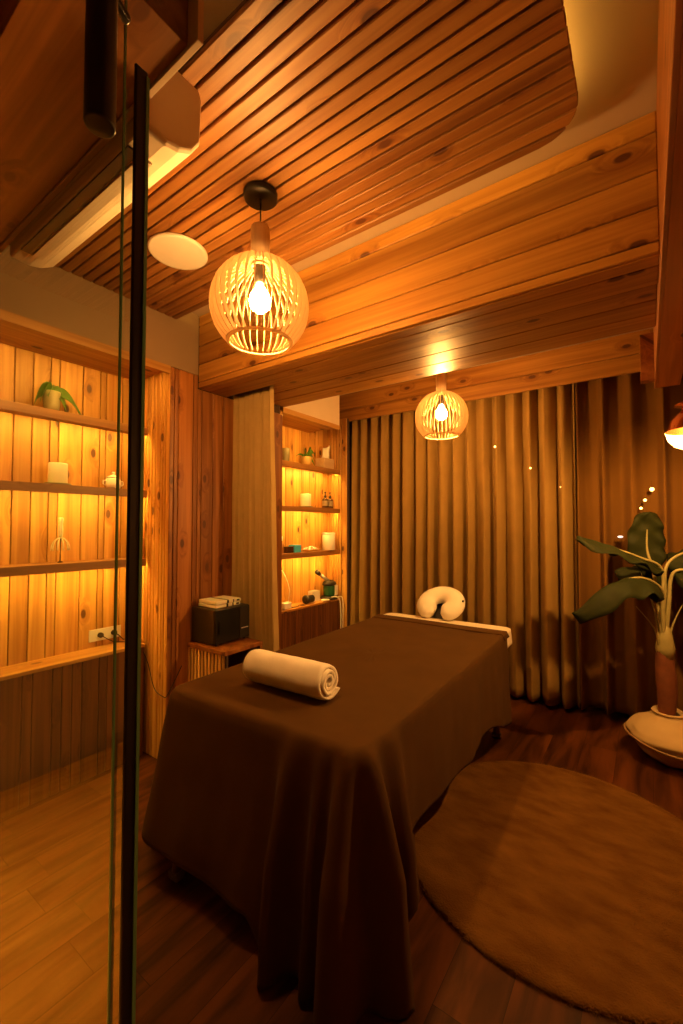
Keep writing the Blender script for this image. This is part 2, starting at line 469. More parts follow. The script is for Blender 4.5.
upright_y(s1, 1.502, XB, XL - 0.001, 0, 2.372, [.036, .03, .042, .05])
struct(s1.build('trim_2', W_Z, bevel=0.003, segs=1), 'narrow upright boards closing the side of the first niche', 'wall panel')
s2 = MB()
s2.box(XB, -2.47, 3.578, 3.62, 0, 2.5, 1)
upright_y(s2, 3.566, XB, -2.47, 0, 2.5, [.04, .05, .035], step=0)
struct(s2.build('trim_3', [W_Z, DARKBACK], bevel=0.003, segs=1), 'pale upright boards at the curtain end of the second niche', 'wall panel')
# lower panels and their ledges
random.seed(3)
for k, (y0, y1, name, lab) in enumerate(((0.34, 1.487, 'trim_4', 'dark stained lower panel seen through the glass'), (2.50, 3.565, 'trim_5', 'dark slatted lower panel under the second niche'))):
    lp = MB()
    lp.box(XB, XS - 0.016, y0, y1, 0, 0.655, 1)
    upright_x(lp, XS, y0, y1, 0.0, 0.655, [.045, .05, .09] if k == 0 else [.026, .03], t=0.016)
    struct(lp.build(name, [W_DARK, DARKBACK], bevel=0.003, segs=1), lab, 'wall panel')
for y0, y1, name, lab in ((0.34, 1.487, 'trim_6', 'lit pine ledge capping the first niche panel'), (2.50, 3.565, 'trim_7', 'lit pine ledge capping the second niche panel')):
    lg = MB(); lg.box(XB + 0.001, XS + 0.006, y0, y1, 0.656, 0.676)
    struct(lg.build(name, W_Y, bevel=0.003), lab, 'ledge')

# valances above the niches
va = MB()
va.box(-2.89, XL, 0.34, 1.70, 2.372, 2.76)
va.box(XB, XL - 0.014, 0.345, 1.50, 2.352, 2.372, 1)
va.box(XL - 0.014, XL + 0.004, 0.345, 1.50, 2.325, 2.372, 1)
struct(va.build('trim_8', [plain('drab_plaster', (0.27, 0.19, 0.11), 0.85, var=0.05, scale=8), W_Y], bevel=0.001), 'plain cream valance above the first niche', 'valance')  # plaster colour darkened to carry the shade on this valance
vb = MB()
vb.box(-2.89, XL, 2.49, 3.26, 2.345, 2.76)
vb.box(XB, XL - 0.014, 2.49, 3.258, 2.325, 2.345, 1)
vb.box(XL - 0.014, XL + 0.004, 2.49, 3.258, 2.305, 2.345, 1)
struct(vb.build('trim_10', [plain('pale_plaster', (0.70, 0.58, 0.42), 0.85, var=0.05, scale=8), W_Y], bevel=0.001), 'cream boxed valance above the second niche', 'valance')  # plaster colour lightened to carry the lamp light on this valance

# box beam across the room: planked face and underside
random.seed(21)
b1 = MB()
b1.box(XL + 0.001, 0.05, 1.716, 1.92, 2.30, 2.76, 1)
zs = [2.285, 2.325, 2.44, 2.56, 2.688, 2.76]
for a, b in zip(zs[:-1], zs[1:]):
    b1.box(XL + 0.001, 0.05, 1.70, 1.716, a + G / 2, b - G / 2)
for a, b in ((1.7165, 1.79), (1.79, 1.93)):
    b1.box(XL + 0.001, 0.05, a + G / 2, b - G / 2, 2.285, 2.30)
struct(b1.build('trim_11', [W_X, DARKBACK], bevel=0.0035, segs=1), 'wide knotty pine boxed beam in front of the first globe lamp', 'beam')
b2 = MB()
b2.box(-2.30, 0.05, 2.03, 2.45, 2.345, 2.76, 1)
for a, b in ((2.02, 2.16), (2.16, 2.30), (2.30, 2.46)):
    b2.box(-2.30, 0.05, a + G / 2, b - G / 2, 2.33, 2.345)
b2.box(-2.30, 0.05, 2.45, 2.462, 2.345, 2.76)
struct(b2.build('trim_12', [W_X, DARKBACK], bevel=0.0035, segs=1), 'middle pine boxed beam just behind the curtain slot', 'beam')
b3 = MB()
for a, b in ((2.472, 2.60), (2.60, 2.76)):
    b3.box(-2.70, 0.04, 3.60, 3.622, a + G / 2, b - G / 2)
    b3.box(0.04, 1.3, 3.60, 3.622, a + G / 2, b - G / 2)
struct(b3.build('trim_13', W_X, bevel=0.0035, segs=1), 'two plank pelmet board above the long curtains', 'pelmet')
b4 = MB()
b4.box(0.05, 0.062, 0.36, 3.06, 2.20, 2.76)
b4.box(0.062, 0.155, 0.36, 3.06, 2.20, 2.214)
b4.box(0.155, 0.167, 0.36, 3.06, 2.20, 2.76)
b4.box(0.05, 0.167, 3.06, 3.072, 2.20, 2.76)
struct(b4.build('trim_14', W_BEAM_Y, bevel=0.002), 'long reddish beam running towards the curtains', 'beam')
b5 = MB(); b5.box(0.168, 1.3, 2.0, 3.3, 2.36, 2.38); b5.box(-0.015, 0.05, 2.98, 3.04, 2.23, 2.50)
struct(b5.build('trim_15', W_BEAM_Y, bevel=0.002), 'dark soffit boards beyond the long beam', 'soffit')

# slatted ceiling panel with rounded corner
PY0, PY1, PX1, PR = 0.69, 1.535, -0.142, 0.13
sp = MB()
def xr(y):
    if y > PY1 - PR: 
        d = y - (PY1 - PR); return PX1 - PR + sqrt(max(0, PR * PR - d * d))
    return PX1
pitch = 0.0508
random.seed(31)
y = PY0
while y < PY1 - 0.01:
    ya, yb = y, min(y + pitch - 0.008, PY1)
    N_ = 5
    top, bot = [], []
    prof = [(XL + 0.004, ya)]
    prof += [(xr(ya + (yb - ya) * i / N_), ya + (yb - ya) * i / N_) for i in range(N_ + 1)]
    prof += [(XL + 0.004, yb)]
    n = len(prof)
    vs = [(p[0], p[1], 2.67) for p in prof] + [(p[0], p[1], 2.686) for p in prof]
    fs = [tuple(reversed(range(n))), tuple(range(n, 2 * n))] + [(i, (i + 1) % n, n + (i + 1) % n, n + i) for i in range(n)]
    sp.add(vs, fs, 0)
    y += pitch
# backing board, following the outline a little inside
prof = [(XL + 0.004, PY0)] + [(PX1 - 0.012, PY0)]
prof += [(xr(PY1 - PR + PR * 0.97 * i / 8) - 0.012, PY1 - PR + PR * 0.97 * i / 8) for i in range(9)] + [(XL + 0.004, PY1 - 0.005)]
n = len(prof)
sp.add([(p[0], p[1], 2.687) for p in prof] + [(p[0], p[1], 2.70) for p in prof],
       [tuple(reversed(range(n))), tuple(range(n, 2 * n))] + [(i, (i + 1) % n, n + (i + 1) % n, n + i) for i in range(n)], 1)
cpanel = struct(sp.build('trim_16', [W_PANEL, DARKBACK], bevel=0.003, segs=1), 'floating slatted pine ceiling panel with a rounded corner', 'ceiling panel')
# cove strip standing on the panel's edge
cv = MB()
path = [(XL + 0.05, PY1 - 0.045)] + [(-0.142 - PR - 0.0, PY1 - 0.045)]
path = [(XL + 0.05, PY1 - 0.05)] + [(PX1 - PR + (PR - 0.05) * sin(a), PY1 - PR + (PR - 0.05) * cos(a)) for a in [i * pi / 16 for i in range(9)]] + [(PX1 - 0.05, 0.72)]
cv.tube([(p[0], p[1], 2.709) for p in path], 0.006, 6)
cv.build('led_strip', emit('cove_led', C_LED, LED_COVE), cpanel)

# bulkhead over the door
bh = MB()
bh.box(XL, -0.80, 0.30, 0.545, 2.452, 2.76)
bh.box(XL, -0.765, 0.545, 0.560, 2.445, 2.76, 1)
struct(bh.build('trim_17', [wood('stained_pine_crosswise', 'X', light=(.24, .10, .026), dark=(.12, .042, .009), knots=.2), PLASTER], bevel=0.002), 'boxed bulkhead above the glass door', 'bulkhead')
bk = MB(); bk.box(-0.70, 1.3, 0.31, 0.36, 2.62, 2.76)
bk.box(0.9, 1.3, 0.30, 0.36, 0, 2.76)
struct(bk.build('wall_front', DARKBACK), 'dark front wall edge over the doorway', 'wall')

# corridor behind the camera (seen only as a reflection in the glass)
hw = MB()
hw.box(-2.9, 1.4, -2.7, -2.6, 0, 2.8)
hw.box(-2.9, -2.8, -2.6, 0.30, 0, 2.8)
hw.box(1.3, 1.4, -2.6, 0.30, 0, 2.8)
hw.box(-2.8, -2.34, 0.28, 0.34, 0, 2.76)
struct(hw.build('wall_corridor', PLASTER_D), 'plain corridor walls outside the glass door', 'wall')
hc = MB(); hc.box(-2.9, 1.4, -2.6, 0.30, 2.80, 2.86, 1)
yy = -2.6
random.seed(2)
while yy < 0.27:
    hc.box(-2.9, 1.4, yy, yy + 0.03, 2.76, 2.78); yy += 0.037
struct(hc.build('ceiling_corridor', [W_PANEL, DARKBACK]), 'finely slatted corridor ceiling outside the glass', 'ceiling')

# ------------------------------------------------------------------ glass door
door = empty('door_1', (-0.626, 0.34, 0))
struct(door, 'frameless glass door with black edge strip', 'glass door')
gm = MB(); gm.add([(-1.72, 0.004, 0.01), (0.0, 0.004, 0.01), (0.0, 0.004, 2.10), (-1.72, 0.004, 2.10)], [(0, 1, 2, 3)])
gm.build('glass_pane', GLASS, door)
ge = MB(); ge.box(-0.003, 0.003, -0.006, 0.016, 0.005, 2.11); ge.build('edge_strip', BLACK, door, bevel=0.003)
g2 = MB(); g2.box(-0.046, -0.0425, 0.0005, 0.0035, 0.005, 2.45)
tag(g2.build('glass_edge', GREEN_EDGE, door), 'thin dark green glass edge')
g3 = MB(); g3.box(0.0032, 0.0050, 0.011, 0.016, 0.005, 2.10); tag(g3.build('glass_edge', GREEN_EDGE, door), 'thin dark green glass edge')
hd = MB()
hd.tube([(0.016, -0.062, 1.955), (0.016, -0.062, 2.60)], 0.0200, 24)
hd.tube([(-0.004, -0.062, 2.2), (-0.030, -0.002, 2.2)], 0.008, 10)
hd.build('pull_handle', BLACK, door, bevel=0.003)
tr_ = MB(); tr_.box(-1.73, 0.02, -0.02, 0.03, 2.11, 2.13)
#tr_.build('head_rail', BLACK, door)

# ------------------------------------------------------------------ air conditioner
ac = empty('air_conditioner', (-1.46, 0.562, 2.40))
tag(ac, 'cream wall air conditioner hanging from the bulkhead beside the slatted ceiling', 'air conditioner')
body = MB()
X0, X1 = -0.46, 0.46
prof = [(0.0, 0.0), (0.06, -0.004), (0.10, 0.006), (0.14, 0.03), (0.165, 0.07), (0.17, 0.20), (0.16, 0.225), (0.0, 0.225)]
n = len(prof)
xs = [X0, X0 + 0.012, X1 - 0.012, X1]
vs = []
for i, x in enumerate(xs):
    k = 0.93 if i in (0, 3) else 1
    for (py, pz) in prof:
        vs.append((x, 0.1 + (py - 0.1) * k, 0.14 + (pz - 0.14) * k))
fs = [tuple(range(n)), tuple(reversed(range(3 * n, 4 * n)))]
for j in range(3):
    for i in range(n):
        fs.append((j * n + i, (j + 1) * n + i, (j + 1) * n + (i + 1) % n, j * n + (i + 1) % n))
body.add(vs, fs, 0, 0.5)
body.build('housing', CREAM_AC, ac, bevel=0.006)
lv = MB()
lv.box(X0 + 0.10, X1 - 0.09, 0.006, 0.036, -0.006, 0.0)
lv.build('air_outlet', BLACKM, ac)
fp = MB(); fp.box(X0 + 0.10, X1 - 0.09, 0.040, 0.075, -0.009, -0.002)
fp.build('louver', CREAM_AC, ac, bevel=0.002)

# ------------------------------------------------------------------ ceiling speaker disc
sd = empty('ceiling_lamp_disc', (-1.735, 1.145, 2.668))
tag(sd, 'flat round white disc fixture on the slatted ceiling, beside the globe lamp', 'ceiling fixture')
d = MB(); d.lathe([(0.122, 0.0), (0.130, -0.004), (0.130, -0.012), (0.124, -0.016), (0.114, -0.016)], n=48)
d.build('rim', WHITE_C, sd)
d = MB(); d.lathe([(0.0, -0.0155), (0.114, -0.0155), (0.114, -0.012)], n=48, cap=False)
d.build('diffuser', WHITE, sd)

# ------------------------------------------------------------------ globe pendant lamps
filament = emit('bulb_glow', C_BULB, BULB)
def globe_lamp(loc, cord_top):
    """loc = centre of the globe; canopy at cord_top above it"""
    t = empty('globe_pendant_lamp', (loc[0], loc[1], loc[2]))
    R_ = 0.185
    top_z = 0.165; bot_z = -0.145
    c = MB(); c.lathe([(0.0, cord_top), (0.062, cord_top), (0.064, cord_top - 0.004), (0.064, cord_top - 0.020), (0.058, cord_top - 0.025), (0.0, cord_top - 0.025)], n=32)
    c.build('canopy', BLACK, t)
    c = MB(); c.tube([(0, 0, cord_top - 0.025), (0.0, 0, 0.30)], 0.0028, 8)
    c.build('cord', BLACK, t)
    s = MB(); s.lathe([(0.0, 0.305), (0.034, 0.305), (0.036, 0.300), (0.036, 0.160), (0.030, 0.155), (0.0, 0.155)], n=28)
    s.build('socket_cover', W_SOCKET, t)
    # meridian: from top under the socket to the lower ring
    def mer(u):
        a0, a1 = radians(81), radians(-49)
        a = a0 + (a1 - a0) * u
        return (R_ * cos(a), R_ * sin(a) * 0.98)
    NR = 36
    rb = MB()
    for k in range(NR):
        th = 2 * pi * k / NR
        M = Matrix.Rotation(th, 4, 'Z')
        M_ = 16
        vs = []
        for i in range(M_ + 1):
            r, z = mer(i / M_)
            r2, z2 = r * 1.0, z
            # radial depth of the strip 11 mm, thickness 2 mm
            L_ = sqrt(r * r + z * z)
            inner = 1 - 0.017 / L_
            for (rr, tt) in ((1, -0.0012), (1, 0.0012), (inner, 0.0012), (inner, -0.0012)):
                vs.append(M @ Vector((r * rr, tt, z * rr)))
        fs = []
        for i in range(M_):
            for j in range(4):
                fs.append((i * 4 + j, i * 4 + (j + 1) % 4, (i + 1) * 4 + (j + 1) % 4, (i + 1) * 4 + j))
        fs += [(3, 2, 1, 0), tuple(M_ * 4 + j for j in range(4))]
        rb.add(vs, fs, 0, 0.5)
    rb.build('ribs', W_VENEER, t)
    rg = MB()
    r, z = mer(1.0)
    rg.lathe([(r - 0.010, z - 0.003), (r + 0.001, z - 0.003), (r + 0.003, z + 0.004), (r - 0.008, z + 0.004), (r - 0.010, z - 0.003)], n=64, cap=False)
    rg.build('ring', W_RING, t)
    rg = MB(); rg.lathe([(0.028, 0.150), (0.034, 0.150), (0.034, 0.158), (0.028, 0.158), (0.028, 0.150)], n=32, cap=False)
    rg.build('collar', W_VENEER, t)
    h = MB(); h.lathe([(0.0, 0.155), (0.021, 0.155), (0.021, 0.09), (0.014, 0.085), (0.0, 0.085)], n=20)
    h.build('bulb_holder', BLACKM, t)
    b = MB(); b.lathe([(0.012, 0.088), (0.016, 0.075), (0.034, 0.045), (0.040, 0.022), (0.036, -0.002), (0.020, -0.018), (0.0, -0.023)], n=24, cap=False)
    b.build('bulb', filament, t)
    return t
l1 = globe_lamp((-1.178, 1.125, 2.230), 0.439)
tag(l1, 'large round slatted wood pendant lamp hanging from the slatted ceiling by a black canopy', 'pendant lamp', 'round slatted pendant lamps')
l2 = copy_tree(l1)
l2.location = (-1.175, 2.875, 2.175)
for ch in [q for q in bpy.data.objects if q.parent == l2]:
    if ch.name.startswith('canopy'): ch.location.z = 2.758 - 2.175 - 0.439
    if ch.name.startswith('cord'):
        ch.scale.z = 1.0
        me = ch.data.copy(); ch.data = me
        for v in me.vertices:
            if v.co.z > 0.35: v.co.z = 2.758 - 2.175 - 0.02
tag(l2, 'round slatted wood pendant lamp hanging in front of the long curtains', 'pendant lamp', 'round slatted pendant lamps')

# amber glass pendant at the right edge
def frosted():
    m, nt, b = new_mat('frosted_lit_bowl')
    N, L = nt.nodes, nt.links
    out = [n for n in N if n.type == 'OUTPUT_MATERIAL'][0]
    b.inputs['Base Color'].default_value = (.9, .75, .5, 1)
    b.inputs['Emission Color'].default_value = (1, .38, .05, 1); b.inputs['Emission Strength'].default_value = .9
    tp = N.new('ShaderNodeBsdfTransparent'); mx = N.new('ShaderNodeMixShader'); mx.inputs[0].default_value = .8
    L.new(b.outputs[0], mx.inputs[1]); L.new(tp.outputs[0], mx.inputs[2]); L.new(mx.outputs[0], out.inputs[0])
    return m
t = empty('glass_pendant_lamp', (0.190, 2.5, 1.835))
tag(t, 'copper domed pendant lamp with a frosted lit bowl, beyond the palm side beam', 'pendant lamp')
copper = plain('copper', (0.70, 0.25, 0.10), 0.16, metal=1.0, var=0.05)
g = MB(); g.lathe([(0.045, 0.110), (0.050, 0.095), (0.075, 0.075), (0.100, 0.045), (0.112, 0.0)], n=40, cap=False); g.build('copper_dome', copper, t)
g = MB(); g.lathe([(0.116, 0.0), (0.105, -0.040), (0.082, -0.068), (0.045, -0.086), (0.0, -0.092)], n=40, cap=False)
g.build('lit_bowl', frosted(), t)
g = MB(); g.lathe([(0.0, 0.128), (0.078, 0.122), (0.080, 0.118), (0.0, 0.116)], n=32)
for k in range(8):
    a = 2 * pi * k / 8
    g.tube([(0.046 * cos(a), 0.046 * sin(a), 0.118), (0.046 * cos(a), 0.046 * sin(a), 0.088)], 0.004, 6)
g.build('copper_cap', copper, t)
g = MB(); g.tube([(0, 0, 0.125), (0, 0, 0.524)], 0.003, 8); g.build('cord', BLACK, t)
g = MB(); g.lathe([(0.0, 0.022), (0.012, 0.016), (0.02, -0.005), (0.015, -0.026), (0.0, -0.034)], n=16, cap=False)
g.build('bulb', emit('small_bulb_glow', C_BULB, BULB_SMALL), t)

# ------------------------------------------------------------------ wall shelves with LED strips
led = emit('shelf_led', C_LED, LED)
def shelf(y0, y1, ztop, label, group, th=0.042, lip=0.0):
    o = MB(); o.box(XB + 0.001, XS - .014, y0, y1, ztop - .024, ztop); o.box(XS - .014, XS, y0, y1, ztop - th - .004, ztop)
    t = o.build('wall_shelf', W_SHELF, bevel=0.002)
    tag(t, label, 'shelf', group)
    a = MB(); a.box(XS - 0.030, XS - 0.018, y0 + 0.02, y1 - 0.02, ztop - .029, ztop - .0245)
    a.build('led_strip', led, t)
    return t
N1, N2 = (0.345, 1.487), (2.505, 3.565)
Z1 = (2.018, 1.624, 1.200); Z2 = (1.972, 1.578, 1.162)
for z, l in zip(Z1, ('topmost pine shelf of the first niche, under a trailing plant', 'middle pine shelf of the first niche, under the thick candle', 'lowest pine shelf of the first niche, under the head massager')):
    shelf(N1[0], N1[1], z, l, 'shelves of the first niche')
for z, l in zip(Z2, ('topmost pine shelf of the second niche, under the tissue box', 'middle pine shelf of the second niche, under two dark bottles', 'lowest pine shelf of the second niche, under the blue carton')):
    shelf(N2[0], N2[1], z, l, 'shelves of the second niche')
for o_, (y0, y1), zz in ((bpy.data.objects['trim_8'], (0.36, 1.48), 2.352), (bpy.data.objects['trim_10'], (2.52, 3.25), 2.325)):
    a = MB(); a.box(-2.370, -2.360, y0, y1 - .12, zz - 0.005, zz - 0.0005)
    a.build('led_strip', led, o_)

# ------------------------------------------------------------------ things on the first niche's shelves
def small_leaf(mb, base, ang, length, width, rise, droop, mat=0, n=8, fold=0.25):
    b = Vector(base); d = Vector((cos(ang), sin(ang), 0)); s = Vector((-sin(ang), cos(ang), 0)) * .45 + Vector((0, 0, .85))
    def fn(u, v):
        x = v * length
        z = rise * sin(v * pi * 0.6) - droop * v * v
        w = width * (sin(pi * (0.04 + 0.92 * v) ** 0.8)) * (u - 0.5)
        return b + d * x * (0.9 if droop < length else 0.75) + s * w + Vector((0, 0, z + abs(u - 0.5) * fold * width))
    mb.grid(fn, 7, n, mat)

def trailing_plant(loc, pot_mat, pot_r, pot_h, leaves, label, leafmat, name='potted_plant'):
    t = empty(name, loc); tag(t, label, 'plant')
    p = MB(); p.lathe([(pot_r * .82, 0.0), (pot_r * .95, pot_h * .3), (pot_r, pot_h * .8), (pot_r * 1.02, pot_h), (pot_r * .9, pot_h), (pot_r * .86, pot_h * .8), (0, pot_h * .8)], n=28)
    p.build('pot', pot_mat, t)
    for (ang, ln, wd, ri, dr) in leaves:
        l = MB(); small_leaf(l, (0, 0, pot_h * .85), ang, ln, wd, ri, dr)
        l.build('leaf', leafmat, t, solid=0.0015, sub=1)
    return t
trailing_plant((-2.625, 0.975, Z1[0] + 0.0005), plain('pale_green_ceramic', (0.40, 0.36, 0.20), 0.4), 0.040, 0.112,
    [(-1.5, .11, .09, .05, .12), (-1.1, .10, .085, .05, .11), (-2.0, .10, .08, .05, .10), (1.5, .10, .085, .05, .11), (1.1, .09, .09, .05, .14), (1.75, .19, .065, .05, .13), (1.35, .15, .08, .05, .14), (-0.6, .07, .08, .03, .06)],
    'small plant with drooping dark leaves in a pale pot on the topmost shelf', LEAF_S)

def candle(loc, r, h, label, group, dish=True):
    t = empty('candle', loc); tag(t, label, 'candle', group)
    z = 0.0
    if dish:
        d = MB(); d.lathe([(r * 1.25, 0), (r * 1.38, .004), (r * 1.38, .010), (r * 1.2, .010), (0, .008)], n=32); d.build('dish', OLIVE_C, t); z = 0.009
    c = MB(); c.lathe([(r * .97, z), (r, z + .004), (r, z + h - .006), (r * .95, z + h), (r * .8, z + h - .002), (r * .4, z + h - .008), (0, z + h - .009)], n=32); c.build('wax', WAX, t)
    w = MB(); w.tube([(0, 0, z + h - .01), (0.002, 0, z + h + .004)], .0014, 6); w.build('wick', BLACKM, t)
    return t
candle((-2.63, 1.015, Z1[1] + 0.0005), 0.046, 0.112, 'thick cream pillar candle on a small dish in the first niche', 'pillar candles')
t = empty('lidded_jar', (-2.63, 1.315, Z1[1] + 0.0005)); tag(t, 'small white lidded ceramic jar, beside the glass edge', 'jar')
p = MB(); p.lathe([(.026, 0), (.040, .008), (.046, .03), (.042, .055), (.034, .066), (0, .066)], n=28); p.build('bowl', WHITE_C, t)
p = MB(); p.lathe([(.037, .067), (.037, .071), (.022, .082), (.008, .086), (.007, .092), (.011, .098), (.008, .105), (0, .106)], n=28); p.build('lid', WHITE_C, t)
p = MB(); p.tube([(0, -.042, .05), (0, -.058, .048), (0, -.060, .03), (0, -.046, .02)], .004, 8); p.build('handle', WHITE_C, t); p = MB(); p.tube([(0, .042, .05), (0, .058, .048), (0, .060, .03), (0, .046, .02)], .004, 8); p.build('handle', WHITE_C, t)

t = empty('head_massager', (-2.63, 1.035, Z1[2] + 0.0005)); tag(t, 'wire head massager with a pale handle, standing on its prongs on a shelf', 'massager')
p = MB(); p.lathe([(.007, .135), (.010, .15), (.012, .18), (.010, .215), (.013, .235), (.010, .248), (0, .25)], n=16); p.build('handle', WAX, t)
for k in range(10):
    a = 2 * pi * k / 10
    p = MB(); pts = []
    for i in range(8):
        u = i / 7; r = .004 + .036 * sin(u * pi * .55) + .004 * u; pts.append((r * cos(a), r * sin(a), .137 - .070 * u ** 1.6))
    p.tube(pts, .0022, 6)
    p.build('prong', WAX, t)
p = MB(); p.lathe([(.012, 0), (.014, .004), (.004, .010), (.0025, .06), (.004, .136), (0, .137)], n=12); p.build('stand', BROWN_GL, t)

t = empty('dispenser_bottle', (-2.60, 1.466, Z1[2] + 0.0005)); tag(t, 'slim white bottle at the end of the shelf, partly behind the glass door edge', 'bottle')
p = MB(); p.lathe([(.016, .0), (.018, .004), (.018, .13), (.012, .145), (.008, .15), (0, .15)], n=20); p.build('body', WHITE, t)
p = MB(); p.lathe([(.009, .151), (.009, .20), (.006, .205), (0, .205)], n=16); p.build('cap', WHITE, t)

# first niche wall socket and its plugs
t = empty('wall_socket', (XB + 0.001, 1.325, 0.745)); tag(t, 'white double wall socket above the ledge with two black plugs', 'wall socket')
p = MB(); p.box(0, .010, -.095, .095, -.036, .036); p.build('plate', WHITE, t, bevel=.004)
for yy in (-.035, .045):
    p = MB(); p.lathe([(.014, 0), (.016, .004), (.015, .022), (.008, .034), (0, .034)], M=Matrix.Rotation(pi / 2, 4, 'Y'), c=(.011, yy, 0), n=18); p.build('plug', BLACKM, t)
p = MB(); p.tube([(.035, .045, 0), (.05, .06, -.015), (.055, .085, -.045), (.07, .12, -.05), (.10, .145, -.052), (.155, .148, -.048)], .003, 8); p.tube([(.035, -.035, 0), (.055, -.015, -.02), (.06, .03, -.05), (.09, .10, -.057), (.155, .14, -.055)], .003, 8)
p.build('cable', BLACKM, t)
# dark cable sagging along the pier
p = MB()
pts = [(-2.54, 1.47, .63), (-2.52, 1.492, .55), (-2.45, 1.492, .42), (-2.36, 1.494, .39), (-2.330, 1.50, .40), (-2.333, 1.55, .47), (-2.333, 1.60, .55)]
def smooth(pts, n=8):
    pts = [Vector(q) for q in pts]; out = []
    for i in range(len(pts) - 1):
        p0, p1, p2, p3 = pts[max(i - 1, 0)], pts[i], pts[i + 1], pts[min(i + 2, len(pts) - 1)]
        for k in range(n):
            u = k / n
            out.append(0.5 * ((2 * p1) + (-p0 + p2) * u + (2 * p0 - 5 * p1 + 4 * p2 - p3) * u * u + (-p0 + 3 * p1 - 3 * p2 + p3) * u ** 3))
    out.append(pts[-1]); return out
p.tube(smooth(pts), .0025, 8)
tag(p.build('power_cable', BLACKM), 'thin dark cable looping along the foot of the pine pier', 'cable')

# ------------------------------------------------------------------ things on the second niche's shelves
XM = -2.63
t = empty('tumbler', (XM, 2.838, Z2[0] + .0005)); tag(t, 'plain olive tumbler at the near end of the topmost shelf', 'cup')
p = MB(); p.lathe([(.028, 0), (.031, .003), (.038, .125), (.035, .126), (.029, .01), (0, .01)], n=28); p.build('cup', OLIVE_C, t)
trailing_plant((XM, 3.12, Z2[0] + .0005), plain('amber_glaze', (0.50, 0.33, 0.10), 0.3, coat=0.5), 0.055, 0.085,
    [(1.5, .13, .07, .08, .09), (1.1, .10, .07, .09, .05), (-1.6, .16, .02, .05, .05), (0.2, .06, .06, .09, .0), (1.9, .10, .07, .06, .13), (-1.2, .15, .018, .07, .12), (2.6, .07, .06, .10, .0), (0.9, .12, .06, .03, .12)],
    'leafy green plant in an amber pot, beside the tissue box', LEAF_S)
t = empty('tissue_box', (XM - .005, 3.42, Z2[0] + .0005)); tag(t, 'square pale wooden tissue box on the topmost shelf', 'tissue box')
p = MB(); p.box(-.055, .055, -.085, .085, 0, .105); p.build('box', wood('tissue_box_wood', 'Y', light=(.78, .58, .36), dark=(.66, .44, .25), knots=0), t, bevel=.003)
def tis(u, v):
    w = .075 * (1 - .15 * v)
    a = (u - .5) * 2
    return Vector((.018 * sin(a * 4 + v) * (.4 + v), .01 + a * w + .03 * v, .10 + v * (.14 + .03 * a) - .01 * abs(sin(a * 5)) * v))
p = MB(); p.grid(tis, 20, 10); tag(p.build('tissue', WHITE, t, solid=.001), 'white tissue sticking up')

candle((XM, 3.115, Z2[1] + .0005), 0.052, 0.118, 'cream pillar candle on a dish, beside the two dark bottles', 'pillar candles')
def dropper(loc, label):
    t = empty('pump_bottle', loc); tag(t, label, 'bottle', 'dark bottles of the second niche')
    p = MB(); p.lathe([(.028, 0), (.031, .004), (.031, .085), (.024, .098), (.011, .104), (.011, .110), (0, .11)], n=24); p.build('bottle', BROWN_GL, t)
    p = MB(); p.lathe([(.0318, .025), (.0318, .075)], n=24, cap=False); p.build('label', plain('bottle_label', (.30, .24, .15), .7), t)
    p = MB(); p.lathe([(.014, .111), (.014, .128), (.006, .131), (.005, .150), (.010, .155), (.010, .165), (0, .167)], n=16); p.build('pump', BLACKM, t)
    return t
dropper((XM + .01, 3.405, Z2[1] + .0005), 'dark pump bottle beside the candle, nearer of the pair')
dropper((XM + .01, 3.485, Z2[1] + .0005), 'dark pump bottle nearest the curtain, farther of the pair')

t = empty('oil_bottle', (XM + .02, 2.765, Z2[2] + .0005)); tag(t, 'amber oil bottle with a pale cap at the near end of the lowest shelf', 'bottle')
p = MB(); p.lathe([(.020, 0), (.022, .004), (.022, .085), (.010, .10), (.010, .108), (0, .108)], n=20); p.build('bottle', plain('amber_bottle_glass', (.28, .12, .03), .12, coat=.6), t)
p = MB(); p.lathe([(.012, .109), (.012, .150), (0, .151)], n=16); p.build('cap', WHITE, t)
t = MB(); t.box(XM - .03, XM + .04, 2.815, 2.905, Z2[2] + .0005, Z2[2] + .058); tag(t.build('small_box', BROWN_GL, bevel=.003), 'small dark brown box, beside the blue carton', 'box')
t = MB(); t.box(XM - .03, XM + .045, 2.912, 3.00, Z2[2] + .0005, Z2[2] + .068); tag(t.build('patterned_carton', BLUE, bevel=.002), 'small blue patterned carton on the lowest shelf', 'box')
t = empty('pebble_tray', (XM, 3.19, Z2[2] + .0005)); tag(t, 'oval tray heaped with small white pebbles, beside the white canister', 'tray')
p = MB(); p.lathe([(.07, 0), (.085, .006), (.10, .018), (.095, .018), (.08, .009), (0, .008)], n=36, M=Matrix.Diagonal((.6, 1.25, 1, 1))); p.build('tray', W_Y, t)
random.seed(4)
p = MB()
for k in range(60):
    a = random.uniform(0, 2 * pi); r = sqrt(random.random())
    x, y_ = .045 * r * cos(a), .10 * r * sin(a); z = .016 + .030 * (1 - r * r) * random.uniform(.5, 1)
    s = random.uniform(.007, .011)
    p.lathe([(0, -s * .7), (s * .8, -s * .4), (s, 0), (s * .8, s * .4), (0, s * .7)], n=8, c=(x, y_, z))
po = p.build('pebbles', WHITE_C, t); po['kind'] = 'stuff'
t = empty('canister', (XM, 3.475, Z2[2] + .0005)); tag(t, 'plain white cylindrical canister at the curtain end of the lowest shelf', 'canister')
p = MB(); p.lathe([(.062, 0), (.065, .004), (.065, .150), (.062, .153), (0, .153)], n=36); p.build('body', WHITE, t)
p = MB(); p.lathe([(.066, .154), (.067, .157), (.067, .170), (.063, .174), (0, .174)], n=36); p.build('lid', WHITE, t)

